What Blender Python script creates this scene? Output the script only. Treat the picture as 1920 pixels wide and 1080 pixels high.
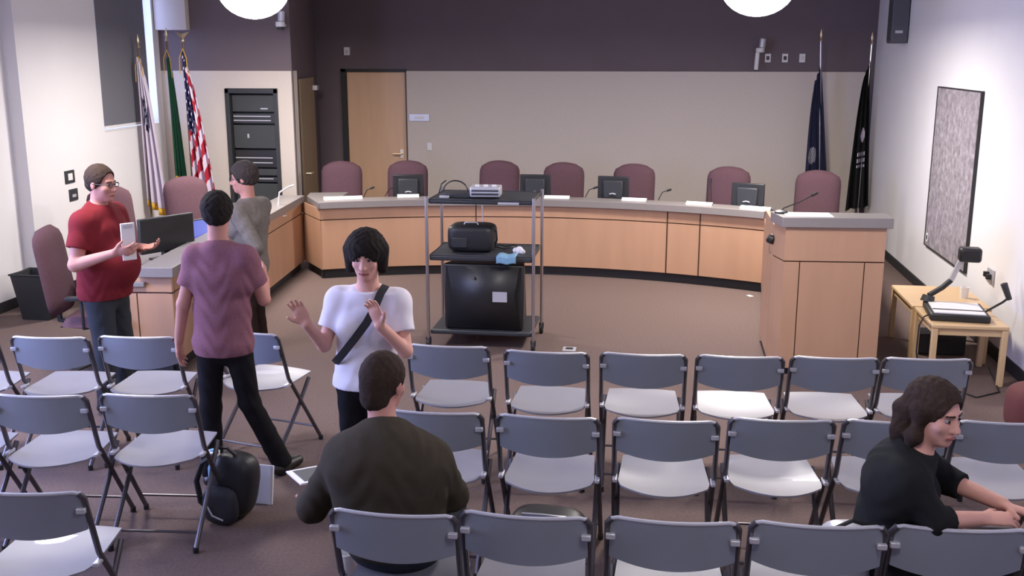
import bpy, bmesh, math, random
import numpy as np
from mathutils import Vector, Matrix, Quaternion
for o in list(bpy.data.objects): bpy.data.objects.remove(o)
S = bpy.context.scene
COL = S.collection
R = math.radians
PI = math.pi
random.seed(7)

# ------------------------------------------------------------------ camera
cd = bpy.data.cameras.new('camera'); cam = bpy.data.objects.new('camera', cd); COL.objects.link(cam)
cam.location = (0, 0, 2.4)
cam.rotation_euler = (R(90 - 12.8), 0, R(8.1))
cd.sensor_width = 36; cd.lens = 1930 / 1920 * 36; cd.clip_start = 0.05; cd.clip_end = 100
S.camera = cam
# ------------------------------------------------------------------ world, exposure
W = bpy.data.worlds.new('daylight'); S.world = W; W.use_nodes = True
W.node_tree.nodes['Background'].inputs[0].default_value = (0.42, 0.52, 1.0, 1)
W.node_tree.nodes['Background'].inputs[1].default_value = 9.0
S.view_settings.view_transform = 'Standard'; S.view_settings.look = 'None'
S.view_settings.gamma = 1; S.view_settings.exposure = 0.0; S.view_settings.use_curve_mapping = False

def area(name, loc, rot, sx, sy, power, col, shape='RECTANGLE'):
    l = bpy.data.lights.new(name, 'AREA'); l.shape = shape; l.size = sx; l.size_y = sy
    l.energy = power; l.color = col
    o = bpy.data.objects.new(name, l); COL.objects.link(o); o.location = loc; o.rotation_euler = rot
    return o
PEND = [(-3.94, 9.9), (0.84, 9.9), (-3.9, 5.9), (0.5, 6.1), (-3.9, 2.2), (0.5, 2.2)]  # first pair in view; the unseen rows behind it light desks and seats
PW = [124, 146, 60, 64, 13, 16]
for (x, y), pw in zip(PEND, PW):
    area('pendant_lamp_light', (x, y, 2.715), (0, 0, 0), 0.5, 0.5, pw, (1.0, 0.93, 0.86), 'DISK')
area('left_window_daylight', (-6.12, 4.2, 1.9), (0, R(-90), 0), 1.7, 3.4, 230, (0.42, 0.50, 1.0))

# ------------------------------------------------------------------ materials
def lin(c):
    return tuple(((v / 255) / 12.92 if v / 255 <= 0.04045 else ((v / 255 + 0.055) / 1.055) ** 2.4) for v in c)
MATS = {}
def mat(name, col, rough=0.6, metal=0.0, noise=0.0, scale=20.0, bump=0.0, spec=0.5, emit=None, es=0.0, stretch=None, coat=0.0):
    m = bpy.data.materials.new(name); m.use_nodes = True
    nt = m.node_tree; b = nt.nodes['Principled BSDF']
    b.inputs['Base Color'].default_value = (*col, 1); b.inputs['Roughness'].default_value = rough
    b.inputs['Metallic'].default_value = metal; b.inputs['Specular IOR Level'].default_value = spec
    b.inputs['Coat Weight'].default_value = coat
    if emit: b.inputs['Emission Color'].default_value = (*emit, 1); b.inputs['Emission Strength'].default_value = es
    if noise or bump:
        tc = nt.nodes.new('ShaderNodeTexCoord'); mp = nt.nodes.new('ShaderNodeMapping')
        if stretch: mp.inputs['Scale'].default_value = stretch
        n = nt.nodes.new('ShaderNodeTexNoise'); n.inputs['Scale'].default_value = scale; n.inputs['Detail'].default_value = 5
        nt.links.new(tc.outputs['Object'], mp.inputs[0]); nt.links.new(mp.outputs[0], n.inputs['Vector'])
        if noise:
            mx = nt.nodes.new('ShaderNodeMix'); mx.data_type = 'RGBA'
            mx.inputs[6].default_value = (*[max(0, c * (1 - noise)) for c in col], 1)
            mx.inputs[7].default_value = (*[min(1, c * (1 + noise)) for c in col], 1)
            nt.links.new(n.outputs[0], mx.inputs[0]); nt.links.new(mx.outputs[2], b.inputs['Base Color'])
        if bump:
            bp = nt.nodes.new('ShaderNodeBump'); bp.inputs['Strength'].default_value = bump; bp.inputs['Distance'].default_value = 0.01
            nt.links.new(n.outputs[0], bp.inputs['Height']); nt.links.new(bp.outputs[0], b.inputs['Normal'])
    MATS[name] = m
    return m
M = {}
M['carpet'] = mat('carpet', (0.148, 0.106, 0.096), 0.95, noise=0.30, scale=60, bump=0.4, spec=0.1)
M['white_wall'] = mat('white_wall', (0.74, 0.72, 0.73), 0.85, noise=0.03, scale=3, spec=0.2)
M['dark_wall'] = mat('dark_wall', (0.150, 0.118, 0.130), 0.8, noise=0.08, scale=3, spec=0.25)
M['beige'] = mat('beige_panel', (0.60, 0.53, 0.475), 0.85, noise=0.05, scale=40, spec=0.2)
M['ceiling'] = mat('ceiling_paint', (0.72, 0.70, 0.68), 0.9, noise=0.03, scale=5)
M['wood'] = mat('maple_wood', (0.47, 0.275, 0.175), 0.42, noise=0.13, scale=3.0, stretch=(2.5, 2.5, 0.35), spec=0.4)
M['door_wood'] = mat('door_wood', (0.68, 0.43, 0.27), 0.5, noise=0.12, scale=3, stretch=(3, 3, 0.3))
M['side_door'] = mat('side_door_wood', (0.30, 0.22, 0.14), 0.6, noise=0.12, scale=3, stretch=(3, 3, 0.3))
M['reveal'] = mat('dark_reveal', (0.05, 0.018, 0.008), 0.8)
M['kick'] = mat('black_toe_kick', (0.018, 0.018, 0.022), 0.6)
M['top'] = mat('grey_laminate', (0.235, 0.21, 0.205), 0.38, noise=0.06, scale=60)
M['black'] = mat('black_plastic', (0.018, 0.018, 0.020), 0.45)
M['black2'] = mat('charcoal_plastic', (0.030, 0.032, 0.038), 0.5)
M['rackgrey'] = mat('rack_grey', (0.045, 0.049, 0.053), 0.6, noise=0.1, scale=10)
M['chrome'] = mat('brushed_steel', (0.62, 0.60, 0.62), 0.28, metal=1.0)
M['silver'] = mat('silver_plastic', (0.55, 0.54, 0.58), 0.35, metal=0.3)
M['chair_back'] = mat('slate_plastic', (0.265, 0.285, 0.33), 0.45, noise=0.08, scale=6, spec=0.5)
M['chair_seat'] = mat('grey_seat_plastic', (0.235, 0.230, 0.262), 0.42, noise=0.05, scale=4, spec=0.5, coat=0.22)
M['tube'] = mat('grey_tube', (0.11, 0.10, 0.11), 0.35, metal=0.6)
M['mauve'] = mat('mauve_upholstery', (0.112, 0.060, 0.074), 0.9, noise=0.12, scale=50, bump=0.2, spec=0.15)
M['paper'] = mat('white_paper', (0.82, 0.80, 0.80), 0.7)
M['white_plastic'] = mat('white_plastic', (0.75, 0.73, 0.74), 0.45)
M['blind'] = mat('grey_blind', (0.145, 0.145, 0.17), 0.85, noise=0.05, scale=30)
M['speaker'] = mat('speaker_grey', (0.085, 0.085, 0.10), 0.7, noise=0.1, scale=80)
M['light_wood'] = mat('blond_wood', (0.62, 0.43, 0.24), 0.35, noise=0.1, scale=4, stretch=(0.4, 3, 3))
M['gold'] = mat('gold_fringe', (0.66, 0.40, 0.05), 0.6, noise=0.3, scale=120)
M['brass'] = mat('brass', (0.75, 0.62, 0.40), 0.3, metal=0.9)
M['polewood'] = mat('pole_brown', (0.14, 0.09, 0.06), 0.45)
M['glass_bowl'] = mat('frosted_bowl', (0.9, 0.9, 0.95), 0.4, emit=(0.93, 0.92, 1.0), es=6)
M['maroon'] = mat('maroon_cloth', (0.12, 0.035, 0.035), 0.85, noise=0.15, scale=30)
M['red_box'] = mat('red_alarm', (0.33, 0.04, 0.09), 0.5)
M['blue_item'] = mat('pale_blue_cloth', (0.18, 0.34, 0.48), 0.7, noise=0.2, scale=40)
M['screen'] = mat('blue_screen', (0.02, 0.03, 0.1), 0.3, emit=(0.10, 0.16, 1.0), es=0.55)
M['bin'] = mat('bin_black', (0.025, 0.027, 0.03), 0.5)
def glass_mat():
    m = bpy.data.materials.new('window_glass'); m.use_nodes = True
    b = m.node_tree.nodes['Principled BSDF']; b.inputs['Transmission Weight'].default_value = 1
    b.inputs['Roughness'].default_value = 0.02; b.inputs['IOR'].default_value = 1.02
    b.inputs['Base Color'].default_value = (0.95, 0.97, 1, 1); return m
M['glass'] = glass_mat()

# ------------------------------------------------------------------ mesh helpers
def tag(o, label=None, cat=None, group=None, kind=None):
    if label: o['label'] = label
    if cat: o['category'] = cat
    if group: o['group'] = group
    if kind: o['kind'] = kind
    return o
def empty(name, loc=(0, 0, 0), rz=0, label=None, cat=None, group=None):
    o = bpy.data.objects.new(name, None); COL.objects.link(o); o.location = loc; o.rotation_euler = (0, 0, rz)
    o.empty_display_size = 0.1
    return tag(o, label, cat, group)
class MB:
    def __init__(s): s.v = []; s.f = []; s.mi = []; s.m = Matrix.Identity(4)
    def add(s, vs, fs, mi=0):
        n = len(s.v)
        s.v += [tuple(s.m @ Vector(p)) for p in vs]
        s.f += [tuple(i + n for i in f) for f in fs]; s.mi += [mi] * len(fs); return s
    def box(s, x0, x1, y0, y1, z0, z1, mi=0):
        v = [(x0, y0, z0), (x1, y0, z0), (x1, y1, z0), (x0, y1, z0), (x0, y0, z1), (x1, y0, z1), (x1, y1, z1), (x0, y1, z1)]
        return s.add(v, [(0, 3, 2, 1), (4, 5, 6, 7), (0, 1, 5, 4), (1, 2, 6, 5), (2, 3, 7, 6), (3, 0, 4, 7)], mi)
    def cbox(s, c, d, mi=0):
        return s.box(c[0] - d[0] / 2, c[0] + d[0] / 2, c[1] - d[1] / 2, c[1] + d[1] / 2, c[2] - d[2] / 2, c[2] + d[2] / 2, mi)
    def prism(s, poly, z0, z1, mi=0):
        n = len(poly)
        v = [(p[0], p[1], z0) for p in poly] + [(p[0], p[1], z1) for p in poly]
        f = [tuple(range(n - 1, -1, -1)), tuple(range(n, 2 * n))] + [(i, (i + 1) % n, n + (i + 1) % n, n + i) for i in range(n)]
        return s.add(v, f, mi)
    def tube(s, pts, r, n=8, mi=0, closed=False):
        pts = [Vector(p) for p in pts]; rs = r if isinstance(r, (list, tuple)) else [r] * len(pts)
        v = []; f = []; prev = None; L = len(pts)
        for i, p in enumerate(pts):
            if closed: t = pts[(i + 1) % L] - pts[i - 1]
            else: t = pts[min(i + 1, L - 1)] - pts[max(i - 1, 0)]
            t.normalize()
            if prev is None:
                a = Vector((0, 0, 1)) if abs(t.z) < 0.9 else Vector((1, 0, 0)); u = t.cross(a).normalized()
            else:
                u = (prev - t * prev.dot(t)).normalized()
            prev = u; w = t.cross(u)
            for k in range(n):
                a = 2 * PI * k / n; q = p + (u * math.cos(a) + w * math.sin(a)) * rs[i]; v.append(tuple(q))
        for i in range(L if closed else L - 1):
            for k in range(n):
                j = (i + 1) % L
                f.append((i * n + k, i * n + (k + 1) % n, j * n + (k + 1) % n, j * n + k))
        if not closed: f += [tuple(range(n - 1, -1, -1)), tuple(range((L - 1) * n, L * n))]
        return s.add(v, f, mi)
    def lathe(s, prof, c=(0, 0, 0), n=24, mi=0, caps=True):
        v = []; f = []
        for (r, z) in prof:
            for k in range(n):
                a = 2 * PI * k / n; v.append((c[0] + r * math.cos(a), c[1] + r * math.sin(a), c[2] + z))
        for i in range(len(prof) - 1):
            for k in range(n): f.append((i * n + k, i * n + (k + 1) % n, (i + 1) * n + (k + 1) % n, (i + 1) * n + k))
        if caps: f += [tuple(range(n - 1, -1, -1)), tuple(range((len(prof) - 1) * n, len(prof) * n))]
        return s.add(v, f, mi)
    def grid(s, fn, nu, nv, th=None, mi=0):
        v = [fn(i / nu, j / nv) for j in range(nv + 1) for i in range(nu + 1)]
        f = [(j * (nu + 1) + i, j * (nu + 1) + i + 1, (j + 1) * (nu + 1) + i + 1, (j + 1) * (nu + 1) + i) for j in range(nv) for i in range(nu)]
        return s.add(v, f, mi)
    def build(s, name, mats, parent=None, smooth=35, bevel=0, solid=0, sub=0, loc=None):
        me = bpy.data.meshes.new(name); me.from_pydata(s.v, [], s.f)
        if not isinstance(mats, (list, tuple)): mats = [mats]
        for m in mats: me.materials.append(M[m] if isinstance(m, str) else m)
        me.polygons.foreach_set('material_index', s.mi); me.update()
        bm = bmesh.new(); bm.from_mesh(me); bmesh.ops.recalc_face_normals(bm, faces=bm.faces); bm.to_mesh(me); bm.free()
        if smooth: me.shade_smooth(); me.set_sharp_from_angle(angle=R(smooth))
        o = bpy.data.objects.new(name, me); COL.objects.link(o)
        if parent: o.parent = parent
        if loc: o.location = loc
        if solid: md = o.modifiers.new('solid', 'SOLIDIFY'); md.thickness = solid; md.offset = 0
        if bevel: md = o.modifiers.new('bevel', 'BEVEL'); md.width = bevel; md.segments = 2; md.limit_method = 'ANGLE'
        if sub: md = o.modifiers.new('sub', 'SUBSURF'); md.levels = sub; md.render_levels = sub
        return o
def kids(o): return [c for c in bpy.data.objects if c.parent == o]
def copy_tree(o, parent=None, cache={}):
    c = o.copy(); COL.objects.link(c); c.parent = parent
    for ch in kids(o): copy_tree(ch, c)
    return c
def struct(mb, name, m, **k): return tag(mb.build(name, m, **k), kind='structure')

# ------------------------------------------------------------------ room shell
XL, XR, YB, YF, ZC = -6.0, 2.74, 14.2, -3.0, 3.5
struct(MB().box(-6.5, XR + 0.3, YF - 0.3, YB + 0.3, -0.12, 0), 'floor', 'carpet', smooth=0)
struct(MB().box(-6.5, XR + 0.3, YF - 0.3, YB + 0.3, ZC, ZC + 0.12), 'ceiling', 'ceiling', smooth=0)
# left wall: rear part with the blind window, front part set back with the daylight windows
w = MB()
w.box(-6.3, -6.0, 9.15, 10.6, 0, ZC); w.box(-6.3, -6.0, 11.86, YB + 0.2, 0, ZC)
w.box(-6.3, -6.0, 10.6, 11.86, 0, 1.59); w.box(-6.3, -6.0, 10.6, 11.86, 3.25, ZC)
w.box(-6.44, -6.14, YF, 2.4, 0, ZC); w.box(-6.44, -6.14, 6.0, 9.15, 0, ZC)
w.box(-6.44, -6.14, 2.4, 6.0, 0, 1.0); w.box(-6.44, -6.14, 2.4, 6.0, 2.8, ZC)
struct(w, 'wall_left', 'white_wall', smooth=0)
struct(MB().box(XR, XR + 0.25, YF, YB + 0.2, 0, ZC), 'wall_right', 'white_wall', smooth=0)
struct(MB().box(-6.5, XR + 0.25, YF - 0.25, YF, 0, ZC), 'wall_front', 'white_wall', smooth=0)
# rear wall: dark paint above and at the gaps, door opening left of the fabric panel
w = MB(); DX0, DX1, DZ = -4.36, -3.52, 2.16
w.box(-6.0, DX0 - 0.07, YB, YB + 0.2, 0, ZC); w.box(DX1, XR, YB, YB + 0.2, 0, ZC); w.box(DX0 - 0.07, DX1, YB, YB + 0.2, DZ + 0.04, ZC)
w.box(-4.6, -3.4, YB + 0.16, YB + 0.2, 0, 2.3)
struct(w, 'wall_rear', 'dark_wall', smooth=0)
struct(MB().box(DX1 + 0.03, 2.62, YB - 0.045, YB, 0.1, 2.175), 'trim_1', 'beige', bevel=0.006)
# rear left bay (projects forward), with the angled side wall
w = MB(); w.prism([(-6.0, 12.0), (-4.35, 12.0), (-4.79, YB), (-6.0, YB)], 2.205, ZC); 
w.prism([(-4.375, 12.02), (-4.35, 12.02), (-4.79, YB), (-4.83, YB)], 0, 2.21)
struct(w, 'wall_side_bay', 'dark_wall', smooth=0)
w = MB(); w.box(-6.0, -5.20, 12.0, 12.2, 0, 2.205); w.box(-4.54, -4.36, 12.0, 12.2, 0, 2.205); w.box(-5.20, -4.54, 12.0, 12.2, 2.0, 2.205)
w.box(-5.20, -4.54, 12.0, 12.2, 0, 0.3)
struct(w, 'wall_rear_left', 'beige', smooth=0)
# doors
d = struct(MB().box(DX0, DX1, YB + 0.03, YB + 0.08, 0.01, DZ), 'door_1', 'door_wood', bevel=0.004)
MB().box(DX0 - 0.07, DX0, YB - 0.03, YB + 0.1, 0, DZ + 0.04).box(DX0 - 0.07, DX1 + 0.02, YB - 0.03, YB + 0.1, DZ, DZ + 0.04).build('door_frame', 'kick', d)
h = MB(); h.tube([(DX1 - 0.07, YB + 0.03, 1.03), (DX1 - 0.07, YB - 0.04, 1.03), (DX1 - 0.19, YB - 0.05, 1.03)], 0.011); h.cbox((DX1 - 0.07, YB + 0.022, 1.03), (0.05, 0.02, 0.12))
h.build('door_handle', 'brass', d)
dr = Vector((-0.44, 2.2, 0)).normalized(); nr = Vector((dr.y, -dr.x, 0))
def sidept(t, off, z): p = Vector((-4.35, 12.0, 0)) + dr * t + nr * off; return (p.x, p.y, z)
def sidebox(mb, t0, t1, o0, o1, z0, z1):
    ps = [sidept(t0, o0, 0), sidept(t1, o0, 0), sidept(t1, o1, 0), sidept(t0, o1, 0)]; return mb.prism([(p[0], p[1]) for p in ps], z0, z1)
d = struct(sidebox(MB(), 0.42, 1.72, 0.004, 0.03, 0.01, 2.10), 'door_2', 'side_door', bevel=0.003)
MB().tube([sidept(0.58, 0.03, 0.92), sidept(0.58, 0.09, 0.92), sidept(0.72, 0.10, 0.92)], 0.013).build('door_handle', 'brass', d)
sidebox(MB(), 1.55, 1.75, 0.03, 0.09, 1.93, 1.99).build('door_closer', 'silver', d)
# soffit box in the rear left corner
struct(MB().box(-5.99, -5.59, 11.90, 12.0, 2.68, ZC), 'trim_2', 'beige', bevel=0.004)
# window with grey roller blind
wn = struct(MB().box(-6.2, -6.14, 10.6, 11.86, 1.59, 1.63).box(-6.2, -6.14, 10.6, 11.86, 3.2, 3.25).box(-6.2, -6.14, 10.6, 10.64, 1.6, 3.25).box(-6.2, -6.14, 11.82, 11.86, 1.6, 3.25), 'window_1', 'white_plastic')
MB().box(-6.18, -6.172, 10.62, 11.84, 1.6, 3.24).build('pane', 'glass', wn)
MB().box(-6.02, -5.992, 10.6, 11.70, 1.575, 1.59).build('window_sill', 'white_plastic', wn)
b = MB(); b.box(-6.022, -6.014, 10.63, 11.70, 1.625, 3.2).build('roller_blind', 'blind', wn)
MB().box(-6.026, -6.008, 10.63, 11.70, 1.60, 1.63).build('bottom_bar', 'white_plastic', wn)
wn = struct(MB().box(-6.38, -6.32, 2.4, 6.0, 1.0, 1.06).box(-6.38, -6.32, 2.4, 6.0, 2.74, 2.8).box(-6.38, -6.32, 2.4, 2.46, 1.0, 2.8).box(-6.38, -6.32, 5.94, 6.0, 1.0, 2.8).box(-6.38, -6.32, 4.17, 4.23, 1.0, 2.8), 'window_2', 'white_plastic')
MB().box(-6.36, -6.352, 2.42, 5.98, 1.0, 2.8).build('pane', 'glass', wn)
# baseboards
struct(MB().box(XR - 0.015, XR, YF, YB, 0, 0.10), 'baseboard_right', 'kick', smooth=0)
struct(MB().box(-6.0, -5.985, 9.15, 12.0, 0, 0.10).box(-6.14, -6.125, YF, 9.15, 0, 0.10).box(-6.14, -6.0, 9.135, 9.15, 0, 0.1), 'baseboard_left', 'kick', smooth=0)
struct(MB().box(DX1 + 0.03, 2.72, YB - 0.06, YB - 0.045, 0, 0.10), 'baseboard_rear', 'kick', smooth=0)

# ------------------------------------------------------------------ pendants
def pendant(x, y, label):
    t = empty('pendant_lamp', (x, y, 2.735), 0, label, 'lamp', 'bowl pendant lamps')
    prof = [(0.02, 0.0)] + [(0.345 * math.sin(a), 0.298 * (1 - math.cos(a))) for a in [R(q) for q in (14, 26, 38, 50, 62, 72, 82, 90)]]
    m = MB(); m.lathe(prof, n=36, caps=False); m.add([(0.02 * math.cos(k), 0.02 * math.sin(k), 0) for k in (0, 2.09, 4.19)], [(0, 1, 2)])
    m.build('bowl', 'glass_bowl', t, solid=0.006)
    MB().lathe([(0.345, 0.298), (0.355, 0.298), (0.355, 0.33), (0.345, 0.33)], n=36, caps=False).build('rim', 'silver', t)
    MB().tube([(0, 0, 0.33), (0, 0, ZC - 2.735 - 0.03)], 0.012).tube([(-0.33, 0, 0.315), (0, 0, 0.36), (0.33, 0, 0.315)], 0.006).build('stem', 'chrome', t)
    MB().lathe([(0.07, ZC - 2.765), (0.07, ZC - 2.735)], n=20).build('ceiling_rose', 'silver', t)
    return t
PL = ['glowing bowl pendant lamp above the flags on the left side', 'glowing bowl pendant lamp above the right half of the curved desk',
      'glowing bowl pendant lamp over the left seating block, out of frame', 'glowing bowl pendant lamp over the right seating block, out of frame',
      'glowing bowl pendant lamp at the back of the hall on the left, unseen', 'glowing bowl pendant lamp at the back of the hall on the right, unseen']
for (x, y), l in zip(PEND[:2], PL): pendant(x, y, l)
for (x, y), l in zip(PEND[2:], PL[2:]): pendant(x, y, l)

# ------------------------------------------------------------------ council desks
HT = 0.85
ARC_C = (-1.27, 5.79); ARC_R = 5.34
A0 = math.atan2(10.58 - ARC_C[1], -3.595 - ARC_C[0]); A1 = math.atan2(10.62 - ARC_C[1], 1.10 - ARC_C[0])
def arcp(t, r): a = A0 + (A1 - A0) * t; return (ARC_C[0] + r * math.cos(a), ARC_C[1] + r * math.sin(a))
def arcsweep(r0, r1, z0, z1, t0=0, t1=1, n=48):
    m = MB(); inner = [arcp(t0 + (t1 - t0) * i / n, r0) for i in range(n + 1)]; outer = [arcp(t0 + (t1 - t0) * i / n, r1) for i in range(n + 1)]
    v = []
    for (a, b) in zip(inner, outer): v += [(a[0], a[1], z0), (b[0], b[1], z0), (b[0], b[1], z1), (a[0], a[1], z1)]
    f = []
    for i in range(n):
        k = i * 4
        for q in range(4): f.append((k + q, k + (q + 1) % 4, k + 4 + (q + 1) % 4, k + 4 + q))
    f += [(0, 1, 2, 3), (4 * n + 3, 4 * n + 2, 4 * n + 1, 4 * n)]
    return m.add(v, f)
t = CD = empty('curved_desk', (-1.27, 11.3, 0), 0, 'long curved maple council desk facing the seats, grey top and black toe kick', 'desk')
def at(o, t): o.location = (-t.location.x, -t.location.y, -t.location.z); return o
g = 0.006
at(arcsweep(ARC_R + 0.01, ARC_R + 0.04, 0.655, 0.775).build('upper_band', 'wood', t), t)
T1, T2 = 0.785, 0.858
for a, b in ((0, T1 - 0.001), (T1 + 0.001, T2 - 0.001), (T2 + 0.001, 1)):
    at(arcsweep(ARC_R + 0.01, ARC_R + 0.04, 0.105, 0.643, a, b, 30).build('front_panel', 'wood', t), t)
at(arcsweep(ARC_R + 0.022, ARC_R + 0.05, 0.10, 0.79).build('reveal_backing', 'reveal', t), t)
for tt in (T1, T2):
    p = arcp(tt, ARC_R + 0.008); m = MB(); m.m = Matrix.Translation((p[0], p[1], 0)) @ Matrix.Rotation(A0 + (A1 - A0) * tt, 4, 'Z'); m.box(-0.002, 0.03, -0.006, 0.006, 0.105, 0.775)
    at(m.build('vertical_reveal', 'reveal', t), t)
at(arcsweep(ARC_R + 0.055, ARC_R + 0.085, 0, 0.10).build('toe_kick', 'kick', t), t)
at(arcsweep(ARC_R - 0.03, ARC_R + 0.24, HT - 0.075, HT).build('ledge', 'top', t, bevel=0.004), t)
at(arcsweep(ARC_R + 0.2, ARC_R + 0.75, 0.70, 0.735).build('work_surface', 'top', t), t)
at(arcsweep(ARC_R + 0.05, ARC_R + 0.09, 0.10, 0.77).build('modesty_panel', 'wood', t), t)

def straight_desk(t, p0, p1, depth_dir, segs, ledge=0.27, over=0.03, z=HT, kick=True, inner=0.6, thk=0.075):
    """panel run from p0 to p1, its visible face on the line; depth_dir points behind the face"""
    p0 = Vector((*p0, 0)); p1 = Vector((*p1, 0)); d = (p1 - p0).normalized(); n = Vector((*depth_dir, 0)).normalized(); L = (p1 - p0).length
    def quad(a, b, o0, o1): return [((p0 + d * s + n * o).x, (p0 + d * s + n * o).y) for s, o in ((a, o0), (b, o0), (b, o1), (a, o1))]
    bs = [0] + list(segs) + [L]
    at(MB().prism(quad(0, L, 0, 0.03), z - 0.195, z - thk).build('upper_band', 'wood', t), t)
    for a, b in zip(bs[:-1], bs[1:]):
        at(MB().prism(quad(a + (0.005 if a else 0), b - (0.005 if b < L else 0), 0, 0.03), 0.105, z - 0.207).build('front_panel', 'wood', t), t)
    at(MB().prism(quad(0.003, L - 0.003, 0.012, 0.04), 0.1, z - 0.07).build('reveal_backing', 'reveal', t), t)
    if kick: at(MB().prism(quad(0.02, L - 0.02, 0.045, 0.07), 0, 0.105).build('toe_kick', 'kick', t), t)
    return d, n, L, quad
# left wing
t = empty('straight_desk', (-3.8, 9.0, 0), 0, 'straight maple side desk on the left, where the man in red stands', 'desk')
WN, WF = (-3.59, 7.10), (-3.97, 11.10)
straight_desk(t, WN, WF, (-1, -0.09), (2.0,))
straight_desk(t, (-4.02, 7.06), WN, (0.09, 1), (0.16,))
u = Vector((WF[0] - WN[0], WF[1] - WN[1])).normalized(); nx = Vector((-u.y, u.x))
def wp(s, o): return (WN[0] + u.x * s + nx.x * o, WN[1] + u.y * s + nx.y * o)
at(MB().prism([wp(-0.04, -0.03), wp(4.0, -0.03), wp(4.0, 0.24), wp(-0.04, 0.24)], HT - 0.075, HT).build('ledge', 'top', t, bevel=0.004), t)
at(MB().prism([wp(-0.03, 0.2), wp(4.0, 0.2), wp(4.0, 0.80), wp(0.15, 0.80), wp(-0.03, 0.45)], 0.70, 0.735).build('work_surface', 'top', t, bevel=0.003), t)
at(MB().prism([wp(0.05, 0.035), wp(3.9, 0.035), wp(3.9, 0.07), wp(0.05, 0.07)], 0.1, 0.72).build('modesty_panel', 'wood', t), t)
# corner piece between wing and arc
t = CD
CP = arcp(0, ARC_R)
straight_desk(t, WF, CP, (0.55, 0.83), ())
at(MB().prism([(-3.92, 11.12), (CP[0] - 0.0, CP[1] - 0.02), (CP[0] + 0.1, CP[1] + 0.24), (-3.55, 11.5), (-3.98, 11.4)], HT - 0.085, HT - 0.01).build('ledge', 'top', t, bevel=0.003), t)
# right podium block
t = empty('podium', (1.3, 8.1, 0), 0, 'tall boxy maple podium with grey top at the right end of the curved desk', 'podium')
PZ = 1.225; PY = 7.76
m = MB(); m.prism([(0.95, PY), (1.68, PY + 0.05), (1.68, PY + 0.08), (0.95, PY + 0.03)], 0.895, PZ - 0.075); at(m.build('upper_band', 'wood', t), t)
for a, b in ((0.95, 1.062), (1.070, 1.535), (1.543, 1.68)):
    k = 0.05 / 0.73
    at(MB().prism([(a, PY + (a - 0.95) * k), (b, PY + (b - 0.95) * k), (b, PY + 0.03 + (b - 0.95) * k), (a, PY + 0.03 + (a - 0.95) * k)], 0.06, 0.885).build('front_panel', 'wood', t), t)
at(MB().prism([(0.955, PY + 0.012), (1.675, PY + 0.062), (1.675, PY + 0.09), (0.955, PY + 0.04)], 0.06, PZ - 0.075).build('reveal_backing', 'reveal', t), t)
at(MB().prism([(0.95, PY), (0.97, PY + 0.03), (0.91, PY + 0.24), (0.89, PY + 0.235)], 0.895, PZ - 0.075).prism([(0.95, PY), (0.97, PY + 0.03), (0.91, PY + 0.24), (0.89, PY + 0.235)], 0.06, 0.885).build('side_panel', 'wood', t), t)
at(MB().prism([(0.957, PY + 0.02), (0.97, PY + 0.03), (0.915, PY + 0.235), (0.900, PY + 0.23)], 0.06, PZ - 0.075).build('reveal_backing', 'reveal', t), t)
at(MB().prism([(0.89, PY + 0.235), (0.92, PY + 0.235), (0.93, PY + 1.0), (0.90, PY + 1.0)], 0.06, PZ - 0.1).build('side_panel', 'wood', t), t)
at(MB().prism([(1.65, PY + 0.07), (1.68, PY + 0.07), (1.68, PY + 0.6), (1.65, PY + 0.6)], 0.06, PZ - 0.075).build('side_panel', 'wood', t), t)
at(MB().prism([(0.97, PY + 0.06), (1.66, PY + 0.10), (1.66, PY + 0.5), (0.94, PY + 0.5)], 0, 0.06).build('toe_kick', 'kick', t), t)
at(MB().prism([(0.92, PY - 0.03), (1.72, PY + 0.02), (1.72, PY + 0.28), (0.86, PY + 0.26)], PZ - 0.075, PZ).build('ledge', 'top', t, bevel=0.004), t)
at(MB().prism([(0.94, PY + 0.2), (1.65, PY + 0.22), (1.65, PY + 0.62), (0.94, PY + 0.6)], 1.0, 1.03).build('work_surface', 'top', t), t)
m = MB(); m.tube([(0.895, PY + 0.26, 1.0), (0.865, PY + 0.24, 1.02), (0.85, PY + 0.24, 1.03)], [0.035, 0.04, 0.03], n=10)
at(m.build('dark_fitting', 'black', t), t)
at(MB().tube([(0.865, PY + 0.24, 1.0), (0.86, PY + 0.23, 0.93), (0.875, PY + 0.235, 0.90)], 0.004).build('fitting_cord', 'chrome', t), t)
# right wing behind podium
t = CD
at(MB().prism([(0.93, PY + 1.01), (0.96, PY + 1.01), (1.11, 10.60), (1.08, 10.60)], 0.1, HT - 0.075).build('front_panel', 'wood', t), t)
at(MB().prism([(0.97, PY + 1.01), (0.99, PY + 1.01), (1.14, 10.6), (1.12, 10.6)], 0, 0.1).build('toe_kick', 'kick', t), t)
at(MB().prism([(0.90, PY + 1.01), (1.2, PY + 1.01), (1.4, 10.55), (1.13, 10.6)], HT - 0.075, HT).build('ledge', 'top', t), t)
at(MB().prism([(1.15, PY + 0.64), (1.75, PY + 0.64), (2.0, 11.0), (1.35, 11.0)], 0.70, 0.735).build('work_surface', 'top', t), t)

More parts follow.
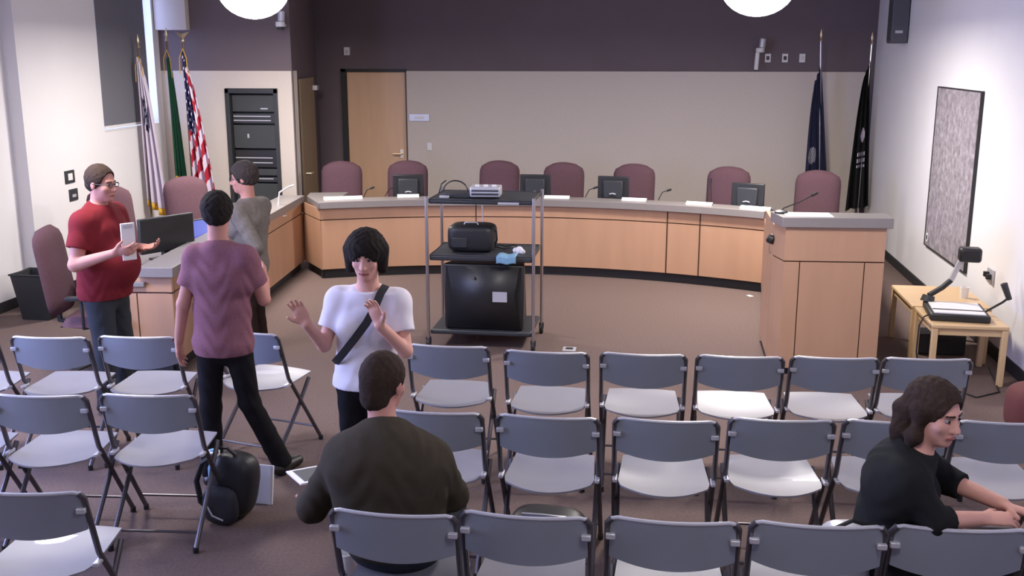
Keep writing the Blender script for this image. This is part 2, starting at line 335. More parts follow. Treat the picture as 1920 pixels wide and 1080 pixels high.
# ------------------------------------------------------------------ upholstered swivel chairs
def rounded_panel(wd, ht, top_r, th, curve=0.03, n=14, taper=0.0):
    """padded panel standing in the XZ plane, its front towards -Y"""
    m = MB(); nu, nv = n, n
    def shape(u, v):
        x = (u - 0.5) * 2; y = v
        hw = wd / 2 * (1 - taper * (1 - y))
        e = max(0, (y * ht - (ht - top_r)) / top_r); lo = max(0, (0.06 - y * ht) / 0.06)
        hw = hw - top_r * 0.8 * (1 - math.sqrt(max(0, 1 - e * e))) - 0.04 * lo
        return x * hw, y * ht + 0.02 * (1 - x * x) * y
    def front(u, v):
        X, Z = shape(u, v); x = (u - 0.5) * 2; pad = th * (1 - abs(x) ** 6) * (1 - abs(2 * v - 1) ** 8)
        return (X, -pad * 0.6 - curve * (0.2 - x * x) * 1, Z)
    def back(u, v):
        X, Z = shape(u, v); x = (u - 0.5) * 2; pad = th * (1 - abs(x) ** 6) * (1 - abs(2 * v - 1) ** 8)
        return (X, pad * 0.4 - curve * (0.2 - x * x) * 1 + 0.006, Z)
    vf = [front(i / nu, j / nv) for j in range(nv + 1) for i in range(nu + 1)]; vb = [back(i / nu, j / nv) for j in range(nv + 1) for i in range(nu + 1)]
    N = len(vf); f = []
    for j in range(nv):
        for i in range(nu):
            a = j * (nu + 1) + i; f.append((a, a + 1, a + nu + 2, a + nu + 1)); f.append((N + a + 1, N + a, N + a + nu + 1, N + a + nu + 2))
    rim = [i for i in range(nu + 1)] + [j * (nu + 1) + nu for j in range(1, nv + 1)] + [nv * (nu + 1) + i for i in range(nu - 1, -1, -1)] + [j * (nu + 1) for j in range(nv - 1, 0, -1)]
    for a, b in zip(rim, rim[1:] + rim[:1]): f.append((b, a, N + a, N + b))
    return m.add(vf + vb, f)
def make_swivel():
    t = empty('swivel_chair')
    m = rounded_panel(0.49, 0.64, 0.13, 0.07, 0.035); mm = MB(); mm.m = Matrix.Translation((0, 0.24, 0.50)) @ Matrix.Rotation(R(-8), 4, 'X'); mm.add(m.v, m.f)
    mm.build('backrest', 'mauve', t, smooth=60)
    s = MB()
    def sf(u, v):
        x = (u - .5) * 2; y = (v - .5) * 2; k = (1 - abs(x) ** 5) * (1 - abs(y) ** 5)
        return (x * 0.24 * (1 - 0.1 * abs(y) ** 3), y * 0.24 * (1 - 0.1 * abs(x) ** 3), 0.42 + 0.07 * k ** 0.4)
    s.grid(sf, 12, 12); s.grid(lambda u, v: (sf(u, v)[0], sf(u, v)[1], 0.42 - 0.03 * (1 - (2 * u - 1) ** 4) * (1 - (2 * v - 1) ** 4)), 12, 12)
    s.build('seat', 'mauve', t, smooth=60)
    MB().tube([(0, 0.16, 0.40), (0, 0.30, 0.42), (0, 0.32, 0.60)], 0.022).build('back_bracket', 'black', t)
    for sx in (-1, 1):
        MB().tube([(sx * 0.2, 0.02, 0.41), (sx * 0.28, 0.02, 0.42), (sx * 0.28, 0.02, 0.64)], 0.013).box(sx * 0.28 - 0.035, sx * 0.28 + 0.035, -0.12, 0.13, 0.64, 0.665).build('armrest', 'black', t, bevel=0.008)
    MB().lathe([(0.03, 0.10), (0.03, 0.28), (0.02, 0.28), (0.02, 0.41)], n=14).build('column', 'black', t)
    b = MB()
    for k in range(5):
        a = k * 2 * PI / 5; b.tube([(0.02 * math.cos(a), 0.02 * math.sin(a), 0.12), (0.28 * math.cos(a), 0.28 * math.sin(a), 0.075)], [0.026, 0.016])
    b.build('star_base', 'black', t)
    for k in range(5):
        a = k * 2 * PI / 5; x, y = 0.28 * math.cos(a), 0.28 * math.sin(a)
        MB().tube([(x - 0.02 * math.sin(a), y + 0.02 * math.cos(a), 0.029), (x + 0.02 * math.sin(a), y - 0.02 * math.cos(a), 0.029)], 0.028, n=12).build('caster', 'black', t)
    return t
SW = make_swivel()
sw = [(-3.72, 11.62, 8, 'mauve swivel chair at the left end of the curved desk, before the dark wall'),
      (-2.97, 11.8, 5, 'mauve swivel chair behind leftmost desk monitor, in front of the door'),
      (-1.90, 11.95, 0, 'mauve swivel chair partly hidden behind the silver device on the cart'),
      (-1.13, 11.85, -3, 'mauve swivel chair right of the cart, between the two middle monitors'),
      (-0.31, 11.8, -5, 'mauve swivel chair partly behind the monitor just right of the desk centre'),
      (0.74, 11.65, -10, 'mauve swivel chair behind the monitor nearest the podium'),
      (1.67, 11.4, -14, 'rightmost mauve swivel chair, behind the podium below the navy flag'),
      (-4.98, 9.15, 62, 'mauve swivel chair by the left wall, below the white flag'),
      (-4.66, 9.98, 50, 'mauve swivel chair at the left desk below the striped flag'),
      (-4.19, 7.1, 100, 'mauve swivel chair standing behind the man in the red shirt')]
for i, (x, y, a, l) in enumerate(sw):
    o = SW if i == 0 else copy_tree(SW)
    o.location = (x, y, 0); o.rotation_euler = (0, 0, R(a)); tag(o, l, 'chair', 'mauve swivel chairs behind the desks')

# ------------------------------------------------------------------ grey folding chairs
def make_folding():
    t = empty('folding_chair')          # faces +Y, backrest top edge over y=0
    # backrest
    n = 20; m = MB(); v = []; f = []
    def hw(z): return 0.215
    rows = 8
    for side in (0, 1):
        for j in range(rows + 1):
            for i in range(n + 1):
                x = (i / n - 0.5) * 2; vz = j / rows
                top = 0.79 - 0.012 * max(0, abs(x) - 0.93) / 0.07; bot = 0.625 - 0.035 * (1 - x * x)
                z = bot + (top - bot) * vz; y = 0.012 - 0.035 * (1 - x * x) + (0.79 - z) * 0.16 + (0.010 if side else 0)
                v.append((x * 0.224, y, z))
    N = (rows + 1) * (n + 1)
    for j in range(rows):
        for i in range(n):
            a = j * (n + 1) + i; f.append((a, a + 1, a + n + 2, a + n + 1)); f.append((N + a + 1, N + a, N + a + n + 1, N + a + n + 2))
    rim = list(range(n + 1)) + [j * (n + 1) + n for j in range(1, rows + 1)] + [rows * (n + 1) + i for i in range(n - 1, -1, -1)] + [j * (n + 1) for j in range(rows - 1, 0, -1)]
    for a, b in zip(rim, rim[1:] + rim[:1]): f.append((b, a, N + a, N + b))
    m.add(v, f); m.build('backrest', 'chair_back', t, smooth=50)
    # rolled top edge in silver, paler than the backrest
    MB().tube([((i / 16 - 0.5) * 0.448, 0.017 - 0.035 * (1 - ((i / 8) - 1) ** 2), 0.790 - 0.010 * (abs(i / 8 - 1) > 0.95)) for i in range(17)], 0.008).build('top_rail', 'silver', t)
    # seat
    m = MB(); v = []; nr = 10; nc = 16
    for side in (0, 1):
        for j in range(nr + 1):
            for i in range(nc + 1):
                u = (i / nc - 0.5) * 2; w_ = j / nr
                hwid = 0.216 - 0.022 * w_ - 0.018 * max(0, 1 - w_ * 6)
                y = 0.03 + 0.37 * w_; y -= (1 - w_) ** 2 * 0.105 * (1 - u * u); y += w_ * 0.02 * (1 - u * u)
                z = 0.445 - 0.018 * (1 - u * u) * math.sin(PI * min(1, w_ * 1.15)) + 0.012 * w_ + 0.012 * (1 - w_) ** 4 - (0.009 if side else 0)
                v.append((u * hwid, y, z))
    N = (nr + 1) * (nc + 1); f = []
    for j in range(nr):
        for i in range(nc):
            a = j * (nc + 1) + i; f.append((a, a + 1, a + nc + 2, a + nc + 1)); f.append((N + a + 1, N + a, N + a + nc + 1, N + a + nc + 2))
    rim = list(range(nc + 1)) + [j * (nc + 1) + nc for j in range(1, nr + 1)] + [nr * (nc + 1) + i for i in range(nc - 1, -1, -1)] + [j * (nc + 1) for j in range(nr - 1, 0, -1)]
    for a, b in zip(rim, rim[1:] + rim[:1]): f.append((b, a, N + a, N + b))
    m.add(v, f); m.build('seat', 'chair_seat', t, smooth=50)
    for sx in (-1, 1):
        x = sx * 0.231
        MB().tube([(x * 0.93, 0.014, 0.785), (x, 0.02, 0.765), (x, 0.10, 0.50), (x, 0.42, 0.02)], 0.0125).build('front_leg', 'tube', t)
        MB().tube([(x * 0.93, 0.34, 0.435), (x * 0.93, 0.20, 0.27), (x * 0.93, -0.06, 0.02)], 0.0125).build('rear_leg', 'tube', t)
        MB().tube([(x, 0.42, 0.0), (x, 0.42, 0.03)], 0.015).build('foot_cap', 'black', t)
        MB().tube([(x * 0.93, -0.06, 0.0), (x * 0.93, -0.06, 0.03)], 0.015).build('foot_cap', 'black', t)
        MB().cbox((x * 0.95, 0.012, 0.715), (0.035, 0.02, 0.022)).build('back_bolt', 'silver', t, bevel=0.004)
        MB().cbox((x * 0.98, 0.10, 0.46), (0.022, 0.07, 0.018)).build('hinge', 'silver', t, bevel=0.004)
    MB().tube([(-0.226, 0.36, 0.11), (0.226, 0.36, 0.11)], 0.007).build('cross_bar', 'tube', t)
    MB().tube([(-0.21, 0.0, 0.08), (0.21, 0.0, 0.08)], 0.007).build('cross_bar', 'tube', t)
    return t
FC = make_folding()
fold = []
# x, y, rot, label
rowA = [(-4.02, 5.27, 4, 'leftmost folding chair of the row nearest the desks, cut by the picture edge'),
        (-3.49, 5.34, 4, 'folding chair in the farthest row in front of the man in red'),
        (-2.985, 5.42, 4, 'folding chair in the farthest row left of the woman in mauve'),
        (-2.41, 5.62, -14, 'turned folding chair half hidden behind the woman in the mauve top'),
        (-1.15, 5.49, 0, 'folding chair in the farthest row in front of the tall cart'),
        (-0.585, 5.45, 0, 'folding chair in the farthest row just right of the tall cart'),
        (-0.05, 5.48, 1, 'folding chair in the farthest row, third of the right block'),
        (0.475, 5.51, 2, 'folding chair in the farthest row, left of the podium front'),
        (0.985, 5.56, 3, 'folding chair in the farthest row right in front of the podium'),
        (1.48, 5.61, 4, 'last folding chair of the farthest row, before the low side tables')]
rowB = [(-2.935, 4.36, 5, 'folding chair at the picture left edge in the middle row'),
        (-2.42, 4.44, 5, 'folding chair in the middle row left of the black backpack'),
        (-1.0, 4.40, 0, 'folding chair in the middle row half hidden by the seated man in brown'),
        (-0.465, 4.41, 0, 'folding chair in the middle row with the black bag under it'),
        (0.07, 4.44, 1, 'folding chair in the middle row, next right of the one above the black bag'),
        (0.59, 4.52, 3, 'folding chair in the middle row, fourth of the right block'),
        (1.10, 4.57, 3, 'folding chair in the middle row half hidden by the woman in black'),
        (1.60, 4.63, 4, 'rightmost folding chair of the middle row, right of the woman in black')]
rowC = [(-2.34, 3.31, 6, 'nearest folding chair at the lower left corner'),
        (-0.91, 3.33, 0, 'folding chair the man in the brown jacket sits on'),
        (-0.435, 3.38, 0, 'folding chair in the nearest row right of the man in brown'),
        (0.09, 3.41, 1, 'folding chair in the middle of the nearest row'),
        (0.598, 3.45, 2, 'folding chair in the nearest row left of the woman in black'),
        (1.085, 3.49, 3, 'folding chair the woman in black sits on'),
        (1.58, 3.53, 4, 'folding chair in the nearest row right of the woman in black')]
allf = rowA + rowB + rowC + [(-3.45, 4.28, 5, 'folding chair mostly outside the left edge in the middle row')]
for i, (x, y, a, l) in enumerate(allf):
    o = FC if i == 0 else copy_tree(FC)
    o.location = (x, y, 0); o.rotation_euler = (0, 0, R(a)); tag(o, 'grey ' + l, 'chair', 'grey folding chairs in rows')
# ------------------------------------------------------------------ signed-distance body builder
class SDF:
    def __init__(s, lo, hi, h):
        s.lo = np.array(lo, float); s.h = h
        s.n = np.ceil((np.array(hi, float) - s.lo) / h).astype(int) + 1
        s.d = np.full(s.n, 0.3, np.float32)
    def block(s, lo, hi):
        a = np.clip(np.floor((np.array(lo) - s.lo) / s.h).astype(int), 0, s.n); b = np.clip(np.ceil((np.array(hi) - s.lo) / s.h).astype(int) + 1, 0, s.n)
        if np.any(b <= a): return
        step = max(1, int(250000 / max(1, (b[1] - a[1]) * (b[2] - a[2]))))
        ay, az = [(s.lo[i] + s.h * np.arange(a[i], b[i])).astype(np.float32) for i in (1, 2)]
        for x0 in range(a[0], b[0], step):
            x1 = min(b[0], x0 + step); axx = (s.lo[0] + s.h * np.arange(x0, x1)).astype(np.float32)
            yield (slice(x0, x1), slice(a[1], b[1]), slice(a[2], b[2])), np.stack(np.meshgrid(axx, ay, az, indexing='ij'), -1)
    def merge(s, sl, d, k):
        a = s.d[sl]
        if k <= 0: s.d[sl] = np.minimum(a, d); return
        h = np.clip(0.5 + 0.5 * (a - d) / k, 0, 1); s.d[sl] = a * (1 - h) + d * h - k * h * (1 - h)
    def cap(s, a, b, ra, rb, k=0.02, flat=None, cuts=(), wr=0.0):
        a = np.array(a, np.float32); b = np.array(b, np.float32); m = max(ra, rb) + k + 0.03
        for sl, P in s.block(np.minimum(a, b) - m, np.maximum(a, b) + m):
            v = P - a; ax = b - a
            if flat is not None:
                f = np.array(flat[0], np.float32); f /= np.linalg.norm(f); q = 1 / flat[1] - 1
                v = v + f * ((v @ f) * q)[..., None]; ax = ax + f * (ax @ f) * q
            L2 = max(1e-9, ax @ ax); t = np.clip((v @ ax) / L2, 0, 1)
            d = np.linalg.norm(v - t[..., None] * ax, axis=-1) - (ra + (rb - ra) * t)
            if flat is not None and flat[1] < 1: d = d * (0.5 + 0.5 * flat[1])
            if wr: d = d + wr * np.sin(P[..., 2] * 55 + 3 * np.sin(P[..., 0] * 23 + P[..., 1] * 17)) * np.sin(P[..., 0] * 31 + P[..., 1] * 27 + 1.3)
            for (o, n) in cuts:
                n = np.array(n, np.float32); n /= np.linalg.norm(n); d = np.maximum(d, (P - np.array(o, np.float32)) @ n)
            s.merge(sl, d.astype(np.float32), k)
        return s
    def ell(s, c, r, k=0.02, M3=None, cuts=(), noise=0.0):
        c = np.array(c, np.float32); r = np.array(r, np.float32); m = r.max() + k + 0.03
        for sl, P in s.block(c - m, c + m):
            v = P - c
            if M3 is not None: v = v @ np.array(M3, np.float32)
            k0 = np.linalg.norm(v / r, axis=-1); k1 = np.linalg.norm(v / (r * r), axis=-1) + 1e-9
            d = k0 * (k0 - 1) / k1
            if noise: d = d + noise * np.sin(P[..., 0] * 140 + 2 * np.sin(P[..., 2] * 60)) * np.sin(P[..., 1] * 130 + P[..., 2] * 45)
            for (o, n) in cuts:
                n = np.array(n, np.float32); n /= np.linalg.norm(n); d = np.maximum(d, (P - np.array(o, np.float32)) @ n)
            s.merge(sl, d.astype(np.float32), k)
        return s
    def sub(s, c, r, k=0.01, M3=None):
        c = np.array(c, np.float32); r = np.array(r, np.float32); m = r.max() + k + 0.02
        for sl, P in s.block(c - m, c + m):
            v = P - c
            if M3 is not None: v = v @ np.array(M3, np.float32)
            k0 = np.linalg.norm(v / r, axis=-1); k1 = np.linalg.norm(v / (r * r), axis=-1) + 1e-9
            d = -(k0 * (k0 - 1) / k1).astype(np.float32); a = s.d[sl]
            h = np.clip(0.5 - 0.5 * (a - d) / k, 0, 1); s.d[sl] = a * (1 - h) + d * h + k * h * (1 - h)
        return s
    def cut(s, o, n):
        n = np.array(n, float); n /= np.linalg.norm(n)
        for sl, P in s.block(s.lo, s.lo + s.h * (s.n - 1)):
            s.d[sl] = np.maximum(s.d[sl], ((P - np.array(o)) @ n).astype(np.float32))
        return s
    def mesh(s, name, m, parent, base, keep=None):
        D = s.d; D[0] = D[-1] = 0.3; D[:, 0] = D[:, -1] = 0.3; D[:, :, 0] = D[:, :, -1] = 0.3
        neg = D < 0; nx, ny, nz = D.shape
        cnt = np.zeros((nx - 1, ny - 1, nz - 1), np.int8)
        for i in (0, 1):
            for j in (0, 1):
                for k in (0, 1): cnt += neg[i:nx - 1 + i, j:ny - 1 + j, k:nz - 1 + k]
        act = (cnt > 0) & (cnt < 8); I = np.argwhere(act); idx = np.full(act.shape, -1, np.int64); idx[act] = np.arange(len(I))
        pos = np.zeros((len(I), 3)); num = np.zeros(len(I))
        cs = [(i, j, k) for i in (0, 1) for j in (0, 1) for k in (0, 1)]
        for a in cs:
            for b in cs:
                if sum(b) - sum(a) == 1 and all(q >= p for p, q in zip(a, b)):
                    da = D[I[:, 0] + a[0], I[:, 1] + a[1], I[:, 2] + a[2]]; db = D[I[:, 0] + b[0], I[:, 1] + b[1], I[:, 2] + b[2]]
                    w = (da < 0) != (db < 0); t = np.where(w, da / np.where(w, da - db, 1), 0)
                    pos += np.where(w[:, None], np.array(a) + (np.array(b) - np.array(a)) * t[:, None], 0); num += w
        V = (I + pos / num[:, None]) * s.h + s.lo - np.array(base)
        F = []
        for ax in range(3):
            sl0 = [slice(None)] * 3; sl1 = [slice(None)] * 3; sl0[ax] = slice(0, -1); sl1[ax] = slice(1, None)
            A = neg[tuple(sl0)]; B = neg[tuple(sl1)]; E = np.argwhere(A != B)
            u, v = [(1, 2), (2, 0), (0, 1)][ax]
            E = E[(E[:, u] > 0) & (E[:, v] > 0)]
            q = []
            for du, dv in ((0, 0), (1, 0), (1, 1), (0, 1)):
                e = E.copy(); e[:, u] -= du; e[:, v] -= dv; q.append(idx[e[:, 0], e[:, 1], e[:, 2]])
            q = np.stack(q, 1); fl = A[E[:, 0], E[:, 1], E[:, 2]]; q[~fl] = q[~fl][:, ::-1]; F.append(q)
        F = np.concatenate(F); F = F[(F >= 0).all(1)]
        me = bpy.data.meshes.new(name); me.vertices.add(len(V)); me.vertices.foreach_set('co', V.astype(np.float32).ravel())
        me.loops.add(F.size); me.loops.foreach_set('vertex_index', F.astype(np.int32).ravel())
        me.polygons.add(len(F)); me.polygons.foreach_set('loop_start', np.arange(0, F.size, 4, dtype=np.int32))
        me.update(calc_edges=True); me.validate(); me.materials.append(M[m]); me.shade_smooth()
        # keep the largest connected pieces only
        o = bpy.data.objects.new(name, me); COL.objects.link(o)
        if parent: o.parent = parent
        md = o.modifiers.new('smooth', 'SMOOTH'); md.iterations = 2; md.factor = 0.5
        return o
def V3(*a): return np.array(a, float)
def unit(v): v = np.array(v, float); return v / np.linalg.norm(v)

M['skin'] = mat('skin', (0.52, 0.25, 0.20), 0.6, noise=0.10, scale=25, spec=0.2)
M['skin_light'] = mat('skin_light', (0.68, 0.36, 0.29), 0.6, noise=0.08, scale=25, spec=0.2)
M['lips'] = mat('lips', (0.32, 0.09, 0.08), 0.5)
M['eye_white'] = mat('eye_white', (0.30, 0.25, 0.25), 0.4, spec=0.2); M['iris'] = mat('iris_dark', (0.02, 0.015, 0.012), 0.2)
M['hair_dark'] = mat('hair_dark', (0.022, 0.017, 0.015), 0.85, noise=0.5, scale=60, bump=0.5, spec=0.12)
M['hair_brown'] = mat('hair_brown', (0.045, 0.029, 0.023), 0.85, noise=0.5, scale=60, bump=0.5, spec=0.12)
M['hair_grey'] = mat('hair_greybrown', (0.050, 0.040, 0.036), 0.85, noise=0.5, scale=60, bump=0.5, spec=0.12)
M['red_shirt'] = mat('red_knit', (0.165, 0.017, 0.024), 0.9, noise=0.15, scale=20, spec=0.15)
M['mauve_shirt'] = mat('mauve_heather', (0.235, 0.105, 0.130), 0.9, noise=0.22, scale=90, spec=0.1)
M['olive_shirt'] = mat('grey_olive_print', (0.165, 0.145, 0.130), 0.85, noise=0.3, scale=40, spec=0.1)
M['white_shirt'] = mat('white_cotton', (0.74, 0.69, 0.74), 0.85, noise=0.04, scale=20, spec=0.1)
M['brown_jacket'] = mat('brown_olive_wool', (0.052, 0.042, 0.030), 0.9, noise=0.2, scale=25, spec=0.1)
M['black_knit'] = mat('black_knit', (0.018, 0.019, 0.020), 0.9, noise=0.15, scale=25, spec=0.1)
M['black_cloth'] = mat('black_trousers', (0.014, 0.013, 0.015), 0.9, noise=0.15, scale=25, spec=0.1)
M['slate_cloth'] = mat('slate_trousers', (0.040, 0.044, 0.052), 0.9, noise=0.15, scale=25, spec=0.1)
M['brown_cloth'] = mat('dark_brown_trousers', (0.030, 0.018, 0.016), 0.9, noise=0.15, scale=25, spec=0.1)
M['shoe'] = mat('black_shoe', (0.012, 0.011, 0.011), 0.45)

def person(name, base, label, J, skin='skin', hair='hair_dark', hairstyle='short', shirt='red_shirt', trousers='black_cloth', sleeve='short',
           build=1.0, belly=0.0, f=(0, 1, 0), up=(0, 0, 1), hem=None, res=0.005, headscale=1.0, hands=None, neckcut=0.02, seated=False, glasses=False, female=False):
    base = V3(*base); t = empty(name, tuple(base), 0, label, 'person')
    J = {k: V3(*v) for k, v in J.items()}
    pts = np.array([v for k, v in J.items() if k[:3] not in ('bod', 'toe')]); lo = pts.min(0) - 0.20; hi = pts.max(0) + 0.17; lo[2] = max(lo[2], -0.01)
    f = unit(f); up = unit(up); rt = unit(np.cross(f, up)); up = np.cross(rt, f); H3 = np.stack([rt, f, up], 1)
    hs = headscale
    def hp(x, y, z): return J['head'] + hs * (rt * x + f * y + up * z)
    B = build; sh_ax = unit(J['shR'] - J['shL']); front = unit(np.cross(J['neck'] - J['pelvis'], J['shR'] - J['shL'])) * -1
    if front @ f < 0 and not seated: front = -front
    # side axis and fore-aft axis
    fw = unit(np.cross(np.array([0, 0, 1.0]), sh_ax))
    if fw @ (J['toe'] if 'toe' in J else f) < 0: fw = -fw
    if 'bodyf' in J: fw = unit(J['bodyf'])
    rB = 0.155 * B
    def torso(g, inf, k=0.05, wr=0.0, cuts=()):
        c = J['chest']; p = J['pelvis']; wst = J['waist']
        g.cap(c - sh_ax * 0.075 * B, c + sh_ax * 0.075 * B, rB * 0.80 + inf, rB * 0.80 + inf, k, (fw, 0.86), cuts, wr)
        g.cap(c, wst, rB * 0.98 + inf, rB * (0.86 if female else 0.98) + inf, k, (fw, 0.74), cuts, wr)
        g.cap(wst - sh_ax * 0.03, wst + sh_ax * 0.03, rB * (0.78 if female else 0.92) + inf, rB * (0.78 if female else 0.92) + inf, k, (fw, 0.80), cuts, wr)
        g.cap(wst, p, rB * (0.86 if female else 0.98) + inf, rB * 1.0 + inf + (0.022 if inf > 0 else 0), k, (fw, 0.80), cuts, wr)
        g.cap(J['shL'], J['neck'] - np.array([0, 0, 0.035]), 0.058 * B + inf, 0.062 * B + inf, k, None, cuts)
        g.cap(J['shR'], J['neck'] - np.array([0, 0, 0.035]), 0.058 * B + inf, 0.062 * B + inf, k, None, cuts)
        if belly: g.ell(wst + fw * belly, (0.16 * B + inf, 0.15 * B + inf, 0.17 + inf), k, None, cuts)
        if female:
            for s_ in (-1, 1): g.ell(c + fw * 0.085 * B + sh_ax * s_ * 0.07 - np.array([0, 0, 0.05]), (0.065 + inf, 0.06 + inf, 0.065 + inf), 0.04, None, cuts)
    # ---- body
    g = SDF(lo, hi, res)
    torso(g, -0.008)
    g.cap(J['neck'] - np.array([0, 0, 0.04]), hp(0, -0.02, -0.05), 0.056, 0.052, 0.03)
    for s_ in 'LR':
        g.cap(J['sh' + s_], J['el' + s_], 0.050 * B, 0.039 * B, 0.03); g.cap(J['el' + s_], J['wr' + s_], 0.040 * B, 0.026, 0.015)
        hip = J['pelvis'] + sh_ax * (0.085 if s_ == 'R' else -0.085) * B
        if 'kn' + s_ in J:
            g.cap(hip, J['kn' + s_], 0.085 * B, 0.055, 0.04); g.cap(J['kn' + s_], J['an' + s_], 0.054, 0.034, 0.02)
    # head
    g.ell(hp(0, -0.012, 0.035), (0.073 * hs, 0.092 * hs, 0.088 * hs), 0.02, H3)
    g.ell(hp(0, 0.022, -0.035), (0.058 * hs, 0.068 * hs, 0.080 * hs), 0.03, H3)
    g.ell(hp(0, 0.062, -0.088), (0.026 * hs, 0.022 * hs, 0.020 * hs), 0.02, H3)
    g.ell(hp(0, 0.074, 0.028), (0.045 * hs, 0.014 * hs, 0.010 * hs), 0.012, H3)
    for s_ in (-1, 1):
        g.sub(hp(s_ * 0.029, 0.090, 0.008), (0.017 * hs, 0.013 * hs, 0.011 * hs), 0.012, H3)
        g.ell(hp(s_ * 0.040, 0.058, -0.022), (0.018 * hs, 0.018 * hs, 0.018 * hs), 0.02, H3)
        g.ell(hp(s_ * 0.076, -0.008, 0.0), (0.008 * hs, 0.018 * hs, 0.030 * hs), 0.006, H3)
    g.cap(hp(0, 0.078, 0.018), hp(0, 0.102, -0.028), 0.008 * hs, 0.0135 * hs, 0.012)
    g.ell(hp(0.012, 0.088, -0.032), (0.008, 0.010, 0.007), 0.006, H3); g.ell(hp(-0.012, 0.088, -0.032), (0.008, 0.010, 0.007), 0.006, H3)
    g.ell(hp(0, 0.083, -0.062), (0.024 * hs, 0.010 * hs, 0.010 * hs), 0.008, H3)
    # hands
    hk = dict(hands or {})
    for s_ in 'LR':
        if s_ not in hk: continue
        d, n, th, curl = hk[s_]; d = unit(d); n = unit(np.array(n) - d * (np.array(n) @ d)); th_ax = unit(np.cross(d, n)) * th; wv = J['wr' + s_]; sc = 0.92 if female else 1.0
        g.cap(wv + d * 0.012, wv + d * 0.072 * sc, 0.030, 0.040 * sc, 0.012, (n, 0.42))
        for off, ln, cf in ((0.029, 0.072, 0.9), (0.010, 0.080, 1.0), (-0.010, 0.074, 1.08), (-0.028, 0.058, 1.2)):
            p = wv + d * (0.090 - abs(off) * 0.25) * sc + th_ax * off * sc; dd = d + th_ax * off * 2.5; dd = unit(dd); r = 0.0088 * sc
            for q, fr in enumerate((0.45, 0.30, 0.25)):
                a = curl * cf * (0.5 + 0.5 * q) * 0.6; dd2 = unit(dd * math.cos(a) + n * math.sin(a))
                p2 = p + dd2 * ln * fr * sc; g.cap(p, p2, r, r * 0.9, 0.003); p = p2; r *= 0.92; dd = dd2
        p = wv + d * 0.020 + th_ax * 0.022; dd = unit(d * 0.75 + th_ax * 0.75 + n * 0.25)
        p2 = p + dd * 0.042 * sc; g.cap(p, p2, 0.0135, 0.0105, 0.01); dd = unit(dd + d * 0.5 + n * 0.3 * curl); g.cap(p2, p2 + dd * 0.032 * sc, 0.0105, 0.0085, 0.004)
    body = g.mesh('body', skin, t, base)
    # eyes, brows, lips
    for s_ in (-1, 1):
        e = SDF(hp(s_ * 0.029, 0.079, 0.008) - 0.02, hp(s_ * 0.029, 0.079, 0.008) + 0.02, 0.002); e.ell(hp(s_ * 0.029, 0.0725, 0.008), (0.0125 * hs, 0.0125 * hs, 0.009 * hs), 0, H3)
        eo = e.mesh('eye', 'eye_white', t, base)
        e = SDF(hp(s_ * 0.029, 0.086, 0.008) - 0.014, hp(s_ * 0.029, 0.086, 0.008) + 0.014, 0.0015); e.ell(hp(s_ * 0.029, 0.083, 0.008), (0.0068 * hs, 0.004 * hs, 0.0066 * hs), 0, H3)
        e.mesh('iris', 'iris', eo, base)
        e = SDF(hp(s_ * 0.029, 0.085, 0.03) - 0.035, hp(s_ * 0.029, 0.085, 0.03) + 0.035, 0.0025)
        e.cap(hp(s_ * 0.013, 0.088, 0.027), hp(s_ * 0.046, 0.076, 0.029), 0.0045, 0.003, 0); e.mesh('eyebrow', hair, t, base)
    e = SDF(hp(0, 0.088, -0.062) - 0.04, hp(0, 0.088, -0.062) + 0.04, 0.0025)
    e.cap(hp(-0.022, 0.085, -0.061), hp(0.022, 0.085, -0.061), 0.0055 * hs, 0.0055 * hs, 0); e.ell(hp(0, 0.090, -0.062), (0.017 * hs, 0.006 * hs, 0.0075 * hs), 0.004, H3); e.mesh('lips', 'lips', t, base)
    # ---- hair
    hc = hp(0, 0, 0); g = SDF(hc - 0.27, hc + 0.20, 0.005)
    if hairstyle in ('short', 'crop', 'thin'):
        pad = {'short': 0.018, 'crop': 0.009, 'thin': 0.009}[hairstyle]
        g.ell(hp(0, -0.016, 0.040), ((0.075 + pad) * hs, (0.094 + pad) * hs, (0.088 + pad) * hs), 0, H3, (), 0.003 if hairstyle == 'short' else 0.0015)
        g.ell(hp(0, -0.052, -0.012), ((0.056 + pad * .6) * hs, (0.048 + pad) * hs, 0.046 * hs), 0.02, H3, (), 0.002)
        if hairstyle == 'thin': g.ell(hp(0, -0.055, -0.045), (0.062 * hs, 0.048 * hs, 0.055 * hs), 0.02, H3, (), 0.0015)
        g.sub(hp(0, 0.115, -0.030), (0.098 * hs, 0.105 * hs, 0.125 * hs), 0.006, H3)
        for s_ in (-1, 1): g.sub(hp(s_ * 0.105, 0.02, -0.035), (0.042 * hs, 0.06 * hs, 0.052 * hs), 0.006, H3)
    elif hairstyle == 'bob':
        g.ell(hp(0, -0.012, 0.045), (0.100 * hs, 0.112 * hs, 0.098 * hs), 0, H3, (), 0.003)
        for s_ in (-1, 1): g.cap(hp(s_ * 0.076, -0.015, 0.03), hp(s_ * 0.080, 0.0, -0.065), 0.040 * hs, 0.027 * hs, 0.03)
        g.ell(hp(0, -0.065, -0.02), (0.085 * hs, 0.055 * hs, 0.085 * hs), 0.03, H3, (), 0.003)
        g.sub(hp(0, 0.125, -0.055), (0.070 * hs, 0.090 * hs, 0.098 * hs), 0.006, H3)
    elif hairstyle == 'wavy':
        g.ell(hp(0, -0.016, 0.040), (0.085 * hs, 0.108 * hs, 0.093 * hs), 0, H3, (), 0.0025)
        g.ell(hp(0, -0.075, -0.05), (0.078 * hs, 0.050 * hs, 0.11 * hs), 0.03, H3, (), 0.006)
